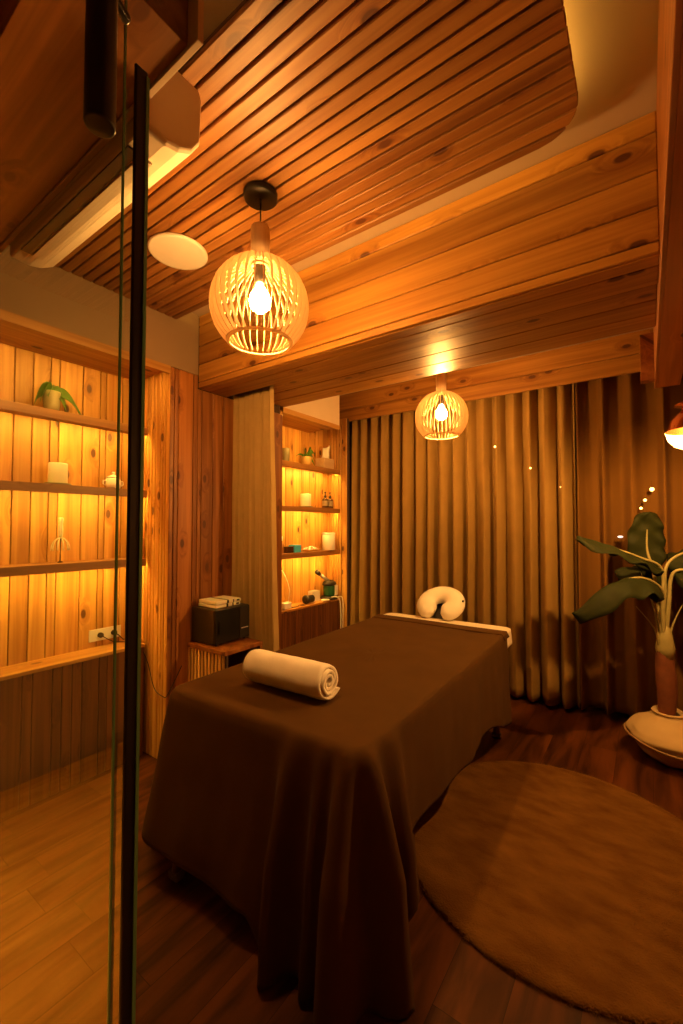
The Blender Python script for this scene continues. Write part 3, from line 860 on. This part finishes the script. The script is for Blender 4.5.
# ledge of the second niche
LZ = .6765
t = empty('power_adapter', (XM + .03, 2.815, LZ)); tag(t, 'white power adapter with an upright cable on the ledge', 'adapter')
p = MB(); p.box(-.03, .03, -.045, .045, 0, .055); p.build('housing', WHITE, t, bevel=.008)
p = MB(); p.tube(smooth([(0, .03, .05), (0, .045, .16), (-.03, .03, .27), (-.05, -.01, .34), (-.07, -.04, .36)]), .003, 8); p.build('cable', WHITE, t)
p = MB(); p.tube(smooth([(XM + .05, 2.87, LZ + .004), (XM + .055, 2.95, LZ + .0035), (XM + .02, 3.0, LZ + .0035), (XM + .05, 3.04, LZ + .0035)]), .003, 8)
tag(p.build('loose_cable', BLACKM), 'short dark cable lying on the ledge beside the white adapter', 'cable')
t = empty('massage_gun_head', (XM + .03, 3.13, LZ + .0415)); tag(t, 'short black cylindrical device lying on the ledge', 'device')
M = Matrix.Rotation(pi / 2, 4, 'X') 
p = MB(); p.lathe([(0, -.055), (.030, -.055), (.034, -.05), (.034, .02), (.041, .028), (.041, .05), (.036, .056), (0, .056)], n=26, M=M); p.build('barrel', BLACKM, t)
p = MB(); p.lathe([(0.018, .057), (.030, .057), (.030, .062), (.018, .062)], n=26, M=M); p.build('end_ring', BLACK, t)
t = empty('cream_carton', (XM - .02, 3.27, LZ)); tag(t, 'small cream carton on the ledge behind the steamer', 'box')
p = MB(); p.box(-.03, .03, -.055, .055, 0, .088); p.build('carton', WHITE, t, bevel=.002)
p = MB(); p.box(-.031, .031, -.056, .056, .089, .099); p.build('lid', WHITE, t, bevel=.002)
# facial steamer
t = empty('facial_steamer', (XM + .02, 3.46, LZ)); tag(t, 'green and white facial steamer with a raised nozzle arm on the ledge', 'steamer')
p = MB(); p.lathe([(.085, 0), (.09, .006), (.088, .020), (.07, .030), (0, .030)], n=36); p.build('base', BLACKM, t)
p = MB(); p.lathe([(.055, .0305), (.060, .05), (.060, .12), (.055, .135), (0, .135)], n=32); p.build('tank', GREEN_P, t)
p = MB(); p.box(-.02, .064, .012, .068, .031, .136); p.build('side_panel', WHITE, t, bevel=.012)
p = MB(); p.lathe([(.070, .136), (.074, .145), (.068, .165), (.045, .182), (0, .186)], n=32, M=Matrix.Diagonal((.85, 1.1, 1, 1))); p.build('head', BLACKM, t)
p = MB(); p.tube([(.0, -.02, .180), (0, -.10, .225), (0, -.155, .258)], [.019, .016, .016], 14); p.build('nozzle_arm', WHITE, t)
p = MB(); p.tube([(0, -.156, .2585), (0, -.20, .285)], [.020, .024], 14); p.build('nozzle', BLACKM, t)
p = MB(); p.lathe([(.030, 0), (.042, .004), (.040, .012), (0, .014)], n=24, c=(.04, -.115, 0)); p.build('foot_pad', WHITE, t)
p = MB(); p.tube(smooth([(.05, -.05, .02), (.085, -.02, .03), (.115, .015, .0), (.122, .03, -.12), (.118, .035, -.28), (.125, .03, -.45)]), .005, 8)
p.tube(smooth([(.05, .075, .012), (.098, .085, .01), (.108, .09, -.10), (.107, .085, -.30), (.112, .085, -.45)]), .004, 8)
p.build('cable', WHITE, t)

# ------------------------------------------------------------------ slatted cabinet and what stands on it
t = empty('slatted_cabinet', (-2.16, 1.79, 0)); tag(t, 'low pine cabinet with upright slats on its side, between pier and treatment table', 'cabinet')
cx0, cx1, cy0, cy1, ct = -.176, .176, -.15, .145, .68
p = MB(); p.box(cx0, cx1 + .004, cy0 - .004, cy1, ct - .024, ct); p.build('top', W_RED, t, bevel=.002)
p = MB(); p.box(cx0, cx1, cy0 + .012, cy0 + .026, .02, ct - .025, 1)
k = 0; x = cx0
random.seed(9)
while x < cx1 - .01:
    p.box(x, min(x + .018, cx1), cy0 + .004, cy0 + .0118, 0.0, ct - .025, 0); x += .032
p.build('slatted_side', [wood('pale_slat_pine', 'Z', light=(.95, .56, .17), dark=(.70, .36, .09), knots=0.1), DARKBACK], t, bevel=.0015, segs=1)
p = MB(); p.box(cx0, cx1, cy1 - .02, cy1, .0, ct - .025); p.build('rear_side', W_RED, t)
p = MB(); p.box(cx0, cx0 + .012, cy0 + .027, cy1 - .021, .03, ct - .025); p.build('back_panel', W_DARK, t)
for z in (.05, .36):
    p = MB(); p.box(cx0 + .0125, cx1 - .004, cy0 + .027, cy1 - .021, z, z + .018); p.build('inner_shelf', W_RED, t)

t = empty('towel_warmer', (-2.216, 1.805, .6805)); tag(t, 'black box-shaped towel warmer standing on the slatted cabinet', 'towel warmer')
p = MB(); p.box(-.116, .104, -.142, .130, .010, .218); p.build('housing', plain('dark_olive_enamel', (.028, .019, .008), .3, var=.05), t, bevel=.006)
p = MB(); p.box(.105, .116, -.140, .045, .014, .215); p.build('door', BLACK, t, bevel=.003)
p = MB(); p.box(.105, .114, .049, .128, .014, .215); p.build('control_panel', BLACKM, t, bevel=.003)
p = MB(); p.box(.117, .124, -.118, -.108, .07, .15); p.build('handle', BLACK, t, bevel=.002)
p = MB()
random.seed(6)
y_ = .062
for w in (.005, .003, .006, .004, .005, .006, .003, .005, .006):
    p.box(.1142, .1150, y_, y_ + w, .075, .081); y_ += w + .0015
p.build('lettering', WHITE, t)
for (a, b) in ((-.095, -.11), (-.095, .11), (.085, -.11), (.085, .11)):
    p = MB(); p.lathe([(.010, 0), (.010, .010)], n=12, c=(a, b, 0)); p.build('foot', BLACKM, t)
# two cream slabs with a black band
def slab(z, lab, dx=0):
    t = empty('cream_case', (-2.225 + dx, 1.79, z)); tag(t, lab, 'case', 'flat cream cases on the towel warmer')
    p = MB(); p.box(-.085, .085, -.095, .10, 0, .020); p.build('shell', WAX, t, bevel=.004)
    p = MB()
    p.box(.0852, .0875, -.012, .0, 0.001, .019); p.box(.0852, .0875, .035, .042, 0.001, .019); p.box(.0852, .0875, .065, .085, .006, .015); p.box(-.085, .0852, -.012, .0, .0202, .0215)
    p.build('clasp', BLACKM, t)
    return t
slab(.8995, 'flat cream case with black clasps, lower of the pair on the towel warmer')
slab(.9225, 'flat cream case with black clasps, upper of the pair on the towel warmer', .006)

# ------------------------------------------------------------------ curtains
def curtain_sheet(x0, x1, yc, ztop, zhem, pitch, amp, seed, sharp=2.2, nx=None, hemvar=0.0, flare=0.0, fine=0.0):
    random.seed(seed)
    ph = [random.uniform(-.35, .35) for _ in range(200)]
    am = [random.uniform(.75, 1.2) for _ in range(200)]
    nx = nx or int((x1 - x0) / pitch * 22)
    def fn(u, v):
        x = x0 + (x1 - x0) * u
        s = (x - x0) / pitch
        k = int(s)
        s2 = s + ph[k] * (1 - abs(2 * (s - k) - 1)) * .5
        c = .5 + .5 * cos(2 * pi * s2)
        y = -amp * am[k] * (c ** sharp) * (0.8 + .3 * v)
        y += .012 * noise.noise(Vector((x * 5, v * 3, seed)))
        if fine:
            y += fine * (abs(sin(pi * (x + .004 * noise.noise(Vector((x * 20, v * 2.5, 1)))) / .0155)) ** .7) * (.6 + .4 * noise.noise(Vector((x * 30, v * 4, 2))))
        xx = x + .010 * v * noise.noise(Vector((x * 7, v * 2.0, seed + 5))) + flare * v * (x - x0)
        z = ztop + (zhem + hemvar * noise.noise(Vector((x * 2, 0, seed))) - ztop) * v
        return Vector((xx, yc + y, z))
    m = MB(); m.grid(fn, nx, 40)
    return m
ca = curtain_sheet(-2.47, -0.44, 3.755, 2.60, .035, .122, .120, 3, sharp=.50)
tag(ca.build('curtain', CURTAIN, solid=.003), 'long olive pleated curtain panel hanging behind the treatment table', 'curtain')
cb = curtain_sheet(-0.425, 1.28, 3.75, 2.60, .05, .175, .09, 8, sharp=4.0)
tag(cb.build('curtain', CURTAIN_D, solid=.003), 'darker pleated curtain panel hanging behind the potted palm', 'curtain')
cs = curtain_sheet(-2.332, -1.965, 2.030, 2.325, .02, .058, .055, 12, sharp=1.0, nx=520, flare=.22, fine=-.011)
tag(cs.build('sheer_curtain', SHEER, solid=.0012), 'pale gathered sheer curtain hanging beside the towel warmer', 'curtain')

# glowing dots made up for points of light showing at the curtains
lights = [(-1.005, 3.585, 2.052, .007), (-.740, 3.605, 1.857, .006), (-.530, 3.605, 1.697, .003), (.031, 3.63, 1.653, .011), (-.009, 3.63, 1.58, .008), (-.033, 3.63, 1.525, .007)]
wires = ['small bright bead light on the curtain nearest the slatted globe lamp', 'small bead light low between the globe lamp and palm', 'tiny faint bead light on a dark curtain fold',
         'brightest bead light above the upright palm leaf', 'middle bead light above the upright palm leaf', 'lowest bead light just touching the upright palm leaf']
mb_ = emit('bead_glow', (1.0, .48, .12), 7.0)
for (x, y_, z, r), lb in zip(lights, wires):
    r *= 1.3
    t = empty('bead_light', (x, y_, z)); tag(t, lb, 'light', 'bead lights on the curtains')
    p = MB(); p.lathe([(0, -r), (r * .7, -r * .7), (r, 0), (r * .7, r * .7), (0, r)], n=12); p.build('bead', mb_, t)
    p = MB(); p.tube([(0, 0, r), (0, .012, r + .02), (0, .06, r + .05)], .0006, 5); p.build('wire', BROWN_GL, t)  # wire added only to hold the dot
t = MB(); t.lathe([(0, -.006), (.012, -.005), (.018, 0), (.012, .005), (0, .006)], n=12, M=Matrix.Rotation(pi / 2, 4, 'X') @ Matrix.Diagonal((1, .45, 1, 1)), c=(-.158, 3.655, 1.325))
tag(t.build('indicator_light', emit('cold_glow', (.8, .85, .8), 1.2)), 'small cold white light on the curtain left of the palm'.replace('left of', 'beside'), 'light')  # glowing disc made up for a cold point of light here

# ------------------------------------------------------------------ treatment table
TZ = .70
BC = Vector((-1.207, 1.10, 0)); BROT = radians(1.2); BW = .965; BL = 2.0
tbl = empty('massage_table', BC, BROT); tag(tbl, 'massage table standing beside the round rug, covered by a brown blanket', 'massage table')
p = MB(); p.box(-BW / 2 + .03, BW / 2 - .03, .03, BL - .01, TZ - .11, TZ - .008); p.build('cushion', CUSHION, tbl, bevel=.03)
p = MB()
p.box(-BW / 2 + .05, BW / 2 - .05, .05, .09, TZ - .17, TZ - .112); p.box(-BW / 2 + .05, BW / 2 - .05, BL - .09, BL - .05, TZ - .17, TZ - .112)
p.box(-BW / 2 + .05, -BW / 2 + .09, .09, BL - .09, TZ - .17, TZ - .112); p.box(BW / 2 - .09, BW / 2 - .05, .09, BL - .09, TZ - .17, TZ - .112)
p.build('frame', W_DARK, tbl)
for (x, y_) in ((-BW / 2 + .132, -.038), (BW / 2 - .10, .06), (-BW / 2 + .08, BL - .14), (BW / 2 - .08, BL - .14)):
    p = MB(); yt = y_ + (.09 if y_ < 1 else 0)
    p.tube([(x, yt, TZ - .18), (x, y_, .012)], .021, 12); lg_ = p.build('leg', W_DARK, tbl)
    p = MB(); p.box(x - .028, x + .028, y_ - .02, y_ + .02, 0.0, .03); p.build('foot', DARKBACK, lg_, bevel=.006)

# perimeter of a rounded rectangle starting at the near right corner, going round counter-clockwise
def perim(W, L, r, y0):
    """returns function p->(point, normal), total length; p=0 at the near end's middle of the right corner"""
    segs = []
    hw = W / 2
    pts = []
    def arc(cx_, cy_, a0, a1, n=14):
        for i in range(n + 1):
            a = a0 + (a1 - a0) * i / n
            pts.append((Vector((cx_ + r * cos(a), cy_ + r * sin(a), 0)), Vector((cos(a), sin(a), 0))))
    def line(p0, p1, nrm, n):
        for i in range(1, n):
            u = i / n; pts.append((Vector(p0).lerp(Vector(p1), u), Vector(nrm)))
    # right side upward, far end, left side down, near end
    arc(hw - r, y0 + r, -pi / 2, 0); line((hw, y0 + r, 0), (hw, y0 + L - r, 0), (1, 0, 0), 90)
    arc(hw - r, y0 + L - r, 0, pi / 2); line((hw - r, y0 + L, 0), (-hw + r, y0 + L, 0), (0, 1, 0), 40)
    arc(-hw + r, y0 + L - r, pi / 2, pi); line((-hw, y0 + L - r, 0), (-hw, y0 + r, 0), (-1, 0, 0), 80)
    arc(-hw + r, y0 + r, pi, 1.5 * pi); line((-hw + r, y0, 0), (hw - r, y0, 0), (0, -1, 0), 70)
    return pts
def sst(a, b, x):
    t = max(0, min(1, (x - a) / (b - a))); return t * t * (3 - 2 * t)
LBK = BL - .15
per = perim(BW, LBK, .055, 0)
def blanket():
    m = MB(); NP = len(per)
    # signed distance from near right corner along the border: + up the right side, - along the near end
    hw = BW / 2
    levels_top = [0, .15, .3, .45, .6, .75, .88, .96]
    nd = 34
    rows = []
    for s in levels_top:
        row = []
        for (q, nn) in per:
            x = q.x * s; yv = LBK / 2 + (q.y - LBK / 2) * s
            z = TZ + .004 + .004 * noise.noise(Vector((x * 5, yv * 4, 2)))
            row.append(Vector((x, yv, z)))
        rows.append(row)
    for j in range(nd + 1):
        v = j / nd
        row = []
        for (q, nn) in per:
            near = sst(.12, 0.0, q.y)                       # 1 on the near end
            far = sst(LBK - .045, LBK - .005, q.y)
            right = 1 if q.x > 0 else 0
            # perimeter coordinate
            if q.x > hw - .056 or (q.x > 0 and q.y > .05): c = q.y if q.y > .02 else (q.x - hw) * .5
            c = (q.y) - (hw - q.x)                          # near end: negative, right side: positive
            left_c = (q.y) - (q.x + hw)
            # hem height
            if q.x > 0 and q.y > .03:
                hem = .29 + .02 * sin(q.y * 5) - .16 * sst(1.2, 1.8, q.y) - .30 * sst(.34, .03, q.y)
            elif q.y > .03:
                hem = .34 - .30 * sst(.4, .03, q.y)
            else:
                xx = q.x + hw
                hem = .13 - .03 * sst(0.02, .50, xx) - .10 * sst(.56, .66, xx)
                hem = max(hem, .008)
            D = TZ - hem
            D *= (1 - far); D += .004 * far
            d = v * D
            # folds
            ex = (d / .66)
            fold = 0
            if c > -.45 and c < .50:
                env = sst(-.42, -.26, c) * sst(.50, .20, c)
                for cc, wd, a in ((-.255, .038, .10), (-.13, .026, .055), (-.045, .03, .10), (.06, .035, .10), (.20, .05, .07)):
                    fold += a * exp(-((c - cc) / wd) ** 2)
                fold = fold * env * min(1, ex * 1.9) ** .75
            fold2 = .012 * sin(q.y * 13 + 1.2) * ex * right * (1 if q.y > .4 else 0) * sst(.4, .7, q.y)
            fold2 += .010 * sin((q.x) * 17) * ex * near * sst(-.2, -.4, c)
            lc = exp(-((left_c) / .13) ** 2) if q.x < 0 else 0
            flare = .055 * ex * near + .045 * lc * ex + .030 * ex * (1 - near)
            flare += .035 * near * sst(-.2, -.5, c) * ex
            o = .006 + flare + fold + fold2
            # rounded edge
            rr = .035
            z = TZ + .004 - (d if d > rr else rr * (1 - cos(min(1, d / rr) * pi / 2)) * .8 + d * .2)
            oo = o + (-.012 * (1 - min(1, d / rr)))
            w = noise.noise(Vector((q.x * 4, q.y * 4, d * 3 + 9))) * .010 * ex + .006 * noise.noise(Vector((q.x * 11, q.y * 11, d * 5))) * min(1, ex * 3)
            P_ = q + nn * (oo + w)
            z = max(z, .006)
            row.append(Vector((P_.x, P_.y, z)))
        rows.append(row)
    vs = [p for r in rows for p in r]; fs = []
    for k in range(len(rows) - 1):
        for i in range(NP):
            j = (i + 1) % NP
            if k == 0:
                if i == 0: pass
            fs.append((k * NP + i, k * NP + j, (k + 1) * NP + j, (k + 1) * NP + i))
    m.add(vs, fs, 0, .5, True)
    return m
bl = blanket().build('blanket', BLANKET, solid=.003)
bl.location = BC; bl.rotation_euler = (0, 0, BROT)
tag(bl, 'brown blanket draped over the massage table and falling in folds to the floor', 'blanket')
# folded back strip of the blanket at the head end
fd = MB()
def fold_fn(u, v):
    x = -BW / 2 - .012 + (BW + .024) * u
    e = abs(u - .5) * 2
    dz = 0
    over = max(0, (e - .965) / .035)
    z = TZ + .009 + .002 * sin(v * pi) - over * .035
    y_ = LBK - .115 + .117 * v + .010 * sin(u * 6)
    return Vector((x, y_, z))
fd.grid(fold_fn, 60, 10)
fo = fd.build('folded_hem', BLANKET, bl, solid=.004)
# sheet
sh = MB()
per2 = perim(BW - .02, .26, .05, BL - .25)
rows = []
cy_ = BL - .25 + .13
for s in (0, .3, .6, .85, .96):
    rows.append([Vector((q.x * s, cy_ + (q.y - cy_) * s, TZ + .001)) for q, nn in per2])
for j in range(9):
    v = j / 8
    rows.append([Vector((q.x, q.y, 0)) + nn * (.004 + .008 * v) + Vector((0, 0, TZ - .002 - v * (.095 if q.y > BL - .20 else .02))) for q, nn in per2])
NP = len(per2)
vs = [p for r in rows for p in r]; fs = []
for k in range(len(rows) - 1):
    for i in range(NP):
        j = (i + 1) % NP; fs.append((k * NP + i, k * NP + j, (k + 1) * NP + j, (k + 1) * NP + i))
sh.add(vs, fs, 0, .5, True)
so = sh.build('fitted_sheet', SHEET, solid=.002); so.location = BC; so.rotation_euler = (0, 0, BROT)
tag(so, 'cream fitted sheet showing at the head end of the massage table', 'sheet')

# face cradle: horseshoe cushion on an arm
fc = empty('face_cradle', (-1.300, 3.14, .0)); tag(fc, 'cream horseshoe-shaped face cradle at the head of the massage table', 'face cradle')
p = MB()
A0 = radians(-90 + 15); A1 = radians(270 - 15)
NU, NV = 44, 18
tilt = Matrix.Translation((0, 0, .805)) @ Matrix.Rotation(radians(37), 4, 'X')
vs = []
for i in range(NU + 1):
    u = i / NU; a = A0 + (A1 - A0) * u
    e = min(1, min(u, 1 - u) / .09); e = sqrt(max(0, 1 - (1 - e) ** 2))
    e = max(e, .02)
    c_ = Vector((.112 * cos(a), .098 * sin(a), 0)); rd = Vector((cos(a), sin(a), 0))
    for j in range(NV):
        b_ = 2 * pi * j / NV
        vs.append(tilt @ (c_ + rd * (.074 * e * cos(b_)) + Vector((0, 0, .056 * e * sin(b_)))))
fs = []
for i in range(NU):
    for j in range(NV):
        k = (j + 1) % NV; fs.append((i * NV + j, i * NV + k, (i + 1) * NV + k, (i + 1) * NV + j))
fs += [tuple(range(NV)), tuple(reversed(range(NU * NV, NU * NV + NV)))]
p.add(vs, fs, 0, .5, True)
p.build('cushion', CUSHION, fc)
p = MB()
p.tube(smooth([(-.06, -.16, .60), (-.06, -.02, .60), (-.07, .02, .66), (-.08, .03, .79)]), .009, 10); p.tube(smooth([(.06, -.16, .60), (.06, -.02, .60), (.07, .02, .66), (.08, .03, .79)]), .009, 10)
p.build('arm', BLACK, fc)
p = MB(); p.box(-.11, .11, -.10, .10, -.060, -.052, M=tilt); p.build('plate', BLACKM, fc, bevel=.003)
p = MB(); p.tube([(.172, -.005, .845), (.182, -.005, .845)], .008, 10); p.build('toggle', BLACKM, fc)

# rolled towel
tw = empty('rolled_towel', (-1.242, 1.372, TZ + .008), radians(2)); tag(tw, 'rolled white towel lying on the brown blanket', 'towel')
p = MB()
TLn = .205
turns = 3.2; R0, R1 = .016, .075
NS = 120
def spiral(u):
    a = u * turns * 2 * pi - 1.9
    r = R0 + (R1 - R0) * u
    return a, r
NXX = 26
vs = []
for i in range(NXX + 1):
    x = -TLn + 2 * TLn * i / NXX
    ed = min(1, (TLn - abs(x)) / .02); sq = .93 + .07 * ed
    for k in range(NS + 1):
        a, r = spiral(k / NS)
        for s_ in (-1, 1):
            rr = r + s_ * .0068
            rr += .0025 * noise.noise(Vector((x * 16, a * 1.3, 3))) * (k / NS)
            xx = x + (.010 * sin(a * .7 + 1) * (k / NS) + .006 * noise.noise(Vector((a, 1, 1)))) * (abs(x) / TLn) ** 3
            z = rr * sq * sin(a); yv = rr * sq * cos(a)
            z = z * .93
            vs.append(Vector((xx, yv, z + .077)))
row = (NS + 1) * 2
fs = []
for i in range(NXX):
    for k in range(NS):
        a = i * row + k * 2; b_ = a + row
        fs.append((a, a + 2, b_ + 2, b_))
        fs.append((a + 1, b_ + 1, b_ + 3, a + 3))
    a = i * row; b_ = a + row
    fs.append((a, b_, b_ + 1, a + 1)); a = i * row + NS * 2; b_ = a + row; fs.append((a, a + 1, b_ + 1, b_))
for k in range(NS):
    a = k * 2; fs.append((a, a + 1, a + 3, a + 2)); a = NXX * row + k * 2; fs.append((a, a + 2, a + 3, a + 1))
p.add(vs, fs, 0, .5, True)
p.build('terry_roll', TOWEL, tw)

# ------------------------------------------------------------------ rug
p = MB()
NR_ = 160
random.seed(14)
prof_r = [(0, .019), (.2, .020), (.4, .019), (.55, .020), (.645, .019), (.668, .015), (.676, .006), (.672, .001)]
vs = []
for (r, z) in prof_r:
    for i in range(NR_):
        a = 2 * pi * i / NR_
        k = 1 + (.006 * noise.noise(Vector((cos(a) * 9, sin(a) * 9, 1))) + .004 * random.uniform(-1, 1)) * (r > .6)
        vs.append(Vector((r * k * cos(a), r * k * sin(a), z + .0025 * noise.noise(Vector((r * cos(a) * 8, r * sin(a) * 8, 4))))))
fs = []
for k in range(len(prof_r) - 1):
    for i in range(NR_):
        j = (i + 1) % NR_; fs.append((k * NR_ + i, k * NR_ + j, (k + 1) * NR_ + j, (k + 1) * NR_ + i))
p.add(vs, fs, 0, .5, True)
for k in range(26000):
    a = random.uniform(0, 2 * pi)
    if k < 4000: r = random.uniform(.655, .678)
    else: r = .67 * sqrt(random.random())
    x, y_ = r * cos(a), r * sin(a)
    z0 = .017 if r < .655 else random.uniform(.001, .014)
    lean = 2.2 * noise.noise(Vector((x * 3, y_ * 3, 7))) + random.uniform(-1.2, 1.2)
    ln = random.uniform(.008, .017)
    d = Vector((cos(lean), sin(lean), random.uniform(.15, .7)))
    if r > .655: d = Vector((cos(a + random.uniform(-.5, .5)), sin(a + random.uniform(-.5, .5)), random.uniform(-.1, .5)))
    d.normalize(); sd = Vector((-d.y, d.x, 0)) * .0011
    b = Vector((x, y_, z0))
    p.add([b - sd, b + sd, b + d * ln], [(0, 1, 2)], 0, .5, True)
rg = p.build('round_rug', RUG); rg.location = (-.335, 2.115, 0)
tag(rg, 'large round tan rug on the floor beside the massage table', 'rug')

# ------------------------------------------------------------------ potted palm
pl = empty('potted_palm', (.105, 3.30, 0)); tag(pl, 'tall broad-leaved palm in a cream canvas pot, standing before the dark curtain', 'plant')
p = MB()
def potfn(u, v):
    a = 2 * pi * u
    prof = [(.05, .0), (.12, .004), (.17, .035), (.222, .10), (.242, .150), (.225, .185), (.165, .218), (.112, .245), (.080, .266), (.090, .280), (.078, .286), (.055, .270)]
    s = v * (len(prof) - 1); k = min(int(s), len(prof) - 2); w = s - k
    r = prof[k][0] * (1 - w) + prof[k + 1][0] * w; z = prof[k][1] * (1 - w) + prof[k + 1][1] * w
    lump = 1 + .07 * noise.noise(Vector((cos(a) * 2.2, sin(a) * 2.2, z * 16))) + .02 * sin(z * 90 + 3 * sin(a * 2))
    return Vector((r * .96 * lump * cos(a) + (.0 if z < .2 else -.02 * (z - .2) / .08), r * lump * sin(a), z))
p.grid(potfn, 56, 40, closed_u=True)
po = p.build('pot', POTFAB, pl)
p = MB(); p.tube([Vector((.247 * cos(a), .247 * sin(a), .128 + .012 * sin(a * 2 + 1))) for a in [2 * pi * i / 60 for i in range(61)]], .006, 6)
p.build('seam_band', SEAM, po)
p = MB(); p.lathe([(.0, .262), (.06, .262), (.05, .268), (0, .270)], n=24, c=(-.02, 0, 0)); p.build('soil', plain('dark_soil', (.05, .03, .018), .95, scale=90, bump=.8), po)
p = MB()
def trfn(u, v):
    a = 2 * pi * u; z = .26 + .38 * v
    r = .043 + .010 * sin(v * 3) + .004 * noise.noise(Vector((cos(a) * 2, sin(a) * 2, z * 14)))
    return Vector((-.03 + .004 * sin(v * 5) + r * cos(a), r * sin(a), z))
p.grid(trfn, 20, 30, closed_u=True); p.build('trunk', BARK, pl)
RX, RY = cos(radians(35.4)), sin(radians(35.4))
def big_leaf(base, pts, width, label=None, fold=.12, seed=0, roll=0.0, nrm=None):
    """stalk from base to pts[0]; blade along pts"""
    pts = [Vector(q) for q in pts]
    sp_ = smooth(pts, 10)
    n = len(sp_)
    o = MB()
    def fn(u, v):
        k = v * (n - 1); i = min(int(k), n - 2); w = k - i
        c = sp_[i].lerp(sp_[i + 1], w)
        d = (sp_[min(i + 2, n - 1)] - sp_[max(i - 1, 0)]).normalized()
        up = Vector(nrm).normalized() if nrm else Vector((0, 0, 1))
        side = d.cross(up).normalized(); nn = side.cross(d).normalized()
        wd = width * (min(1, v / .22) ** .6) * (max(0, 1 - ((v - .35) / .65) ** 2.4 if v > .35 else 1)) ** .6
        a = (u - .5) * 2
        wav = .016 * sin(v * 22 + a * 3 + seed) * abs(a) + .020 * noise.noise(Vector((v * 5, a * 2, seed)))
        return c + side * (a * wd * .5) + nn * (abs(a) ** 1.3 * fold * width * -1 + wav)
    o.grid(fn, 13, 30)
    lf = o.build('leaf', LEAF, pl, solid=.0015)
    s = MB(); b = Vector(base)
    mid = b.lerp(pts[0], .5) + Vector((0, 0, .05))
    s.tube(smooth([b, mid, pts[0], sp_[10], sp_[min(20, n - 1)]], 6), [.015 - .011 * i / 24 for i in range(25)], 8)
    s.build('stalk', STEM, lf)
def V_(r, up, back=0.0):
    """offset in the view-facing plane of the plant: r to the right, up, back away"""
    return Vector((-.035 + r * RX - back * RY, r * RY + back * RX - 0.0, up))
B = V_(0, .62)
big_leaf(B, [V_(-.02, 1.12, .05), V_(-.04, 1.25, .07), V_(-.045, 1.38, .06), V_(-.045, 1.49, .03)], .21, nrm=(.35, -1, .15), seed=1, fold=.06)
big_leaf(B, [V_(-.02, 1.14, -.02), V_(-.17, 1.21, -.06), V_(-.34, 1.27, -.08), V_(-.56, 1.345, -.08)], .18, seed=2, fold=.22, nrm=(.10, -.18, 1))
big_leaf(B, [V_(-.05, 1.02, -.06), V_(-.22, 1.10, -.12), V_(-.42, 1.06, -.15), V_(-.64, .90, -.15)], .21, seed=3, fold=.40, nrm=(.0, -.10, 1))
big_leaf(B, [V_(.03, 1.12, -.05), V_(.12, 1.13, -.12), V_(.24, 1.06, -.18), V_(.36, .92, -.20)], .28, seed=4, fold=.25, nrm=(-.1, -.5, 1))
big_leaf(B, [V_(.04, 1.15, .02), V_(.14, 1.24, .0), V_(.27, 1.27, -.02), V_(.38, 1.20, -.04)], .22, seed=5, fold=.3, nrm=(0, -.5, 1))
big_leaf(B, [V_(.0, 1.02, .06), V_(.02, 1.12, .12), V_(-.06, 1.15, .16), V_(-.18, 1.10, .18)], .24, seed=6, fold=.3)
for (r, u, bk_) in ((-.20, .92, -.05), (-.10, .97, -.03), (-.12, 1.12, .02), (.10, .95, -.04), (.06, 1.02, .03)):
    s = MB(); s.tube(smooth([B + Vector((r * .1, 0, -.03)), V_(r * .35, .62 + (u - .62) * .5, bk_ * .5), V_(r, u, bk_)], 8), [.010 - .0085 * i / 16 for i in range(17)], 8)
    s.build('stalk', STEM, pl)
s = MB(); s.lathe([(.045, .60), (.050, .66), (.038, .74), (.02, .80), (0, .81)], n=16, c=(-.03, 0, 0)); s.build('crown_base', STEM, pl)

# ------------------------------------------------------------------ added corridor lamp, out of view, lighting the floor mirrored in the glass
t = empty('corridor_downlight', (-1.55, -.35, 2.60)); tag(t, 'black corridor downlight over the pale floor outside the glass door', 'lamp')
p = MB(); p.lathe([(0, .02), (.04, .02), (.04, .025), (0, .025)], n=24); p.build('lamp_disc', emit('corridor_glow', (1, .42, .06), HALL), t)
p = MB(); p.lathe([(.05, -.09), (.055, -.09), (.055, .16), (0, .16)], n=32, cap=False); p.lathe([(.05, -.09), (.05, .026), (0, .026)], n=32, cap=False); p.build('can', BLACK, t)  # can shaped to keep the added light on the floor
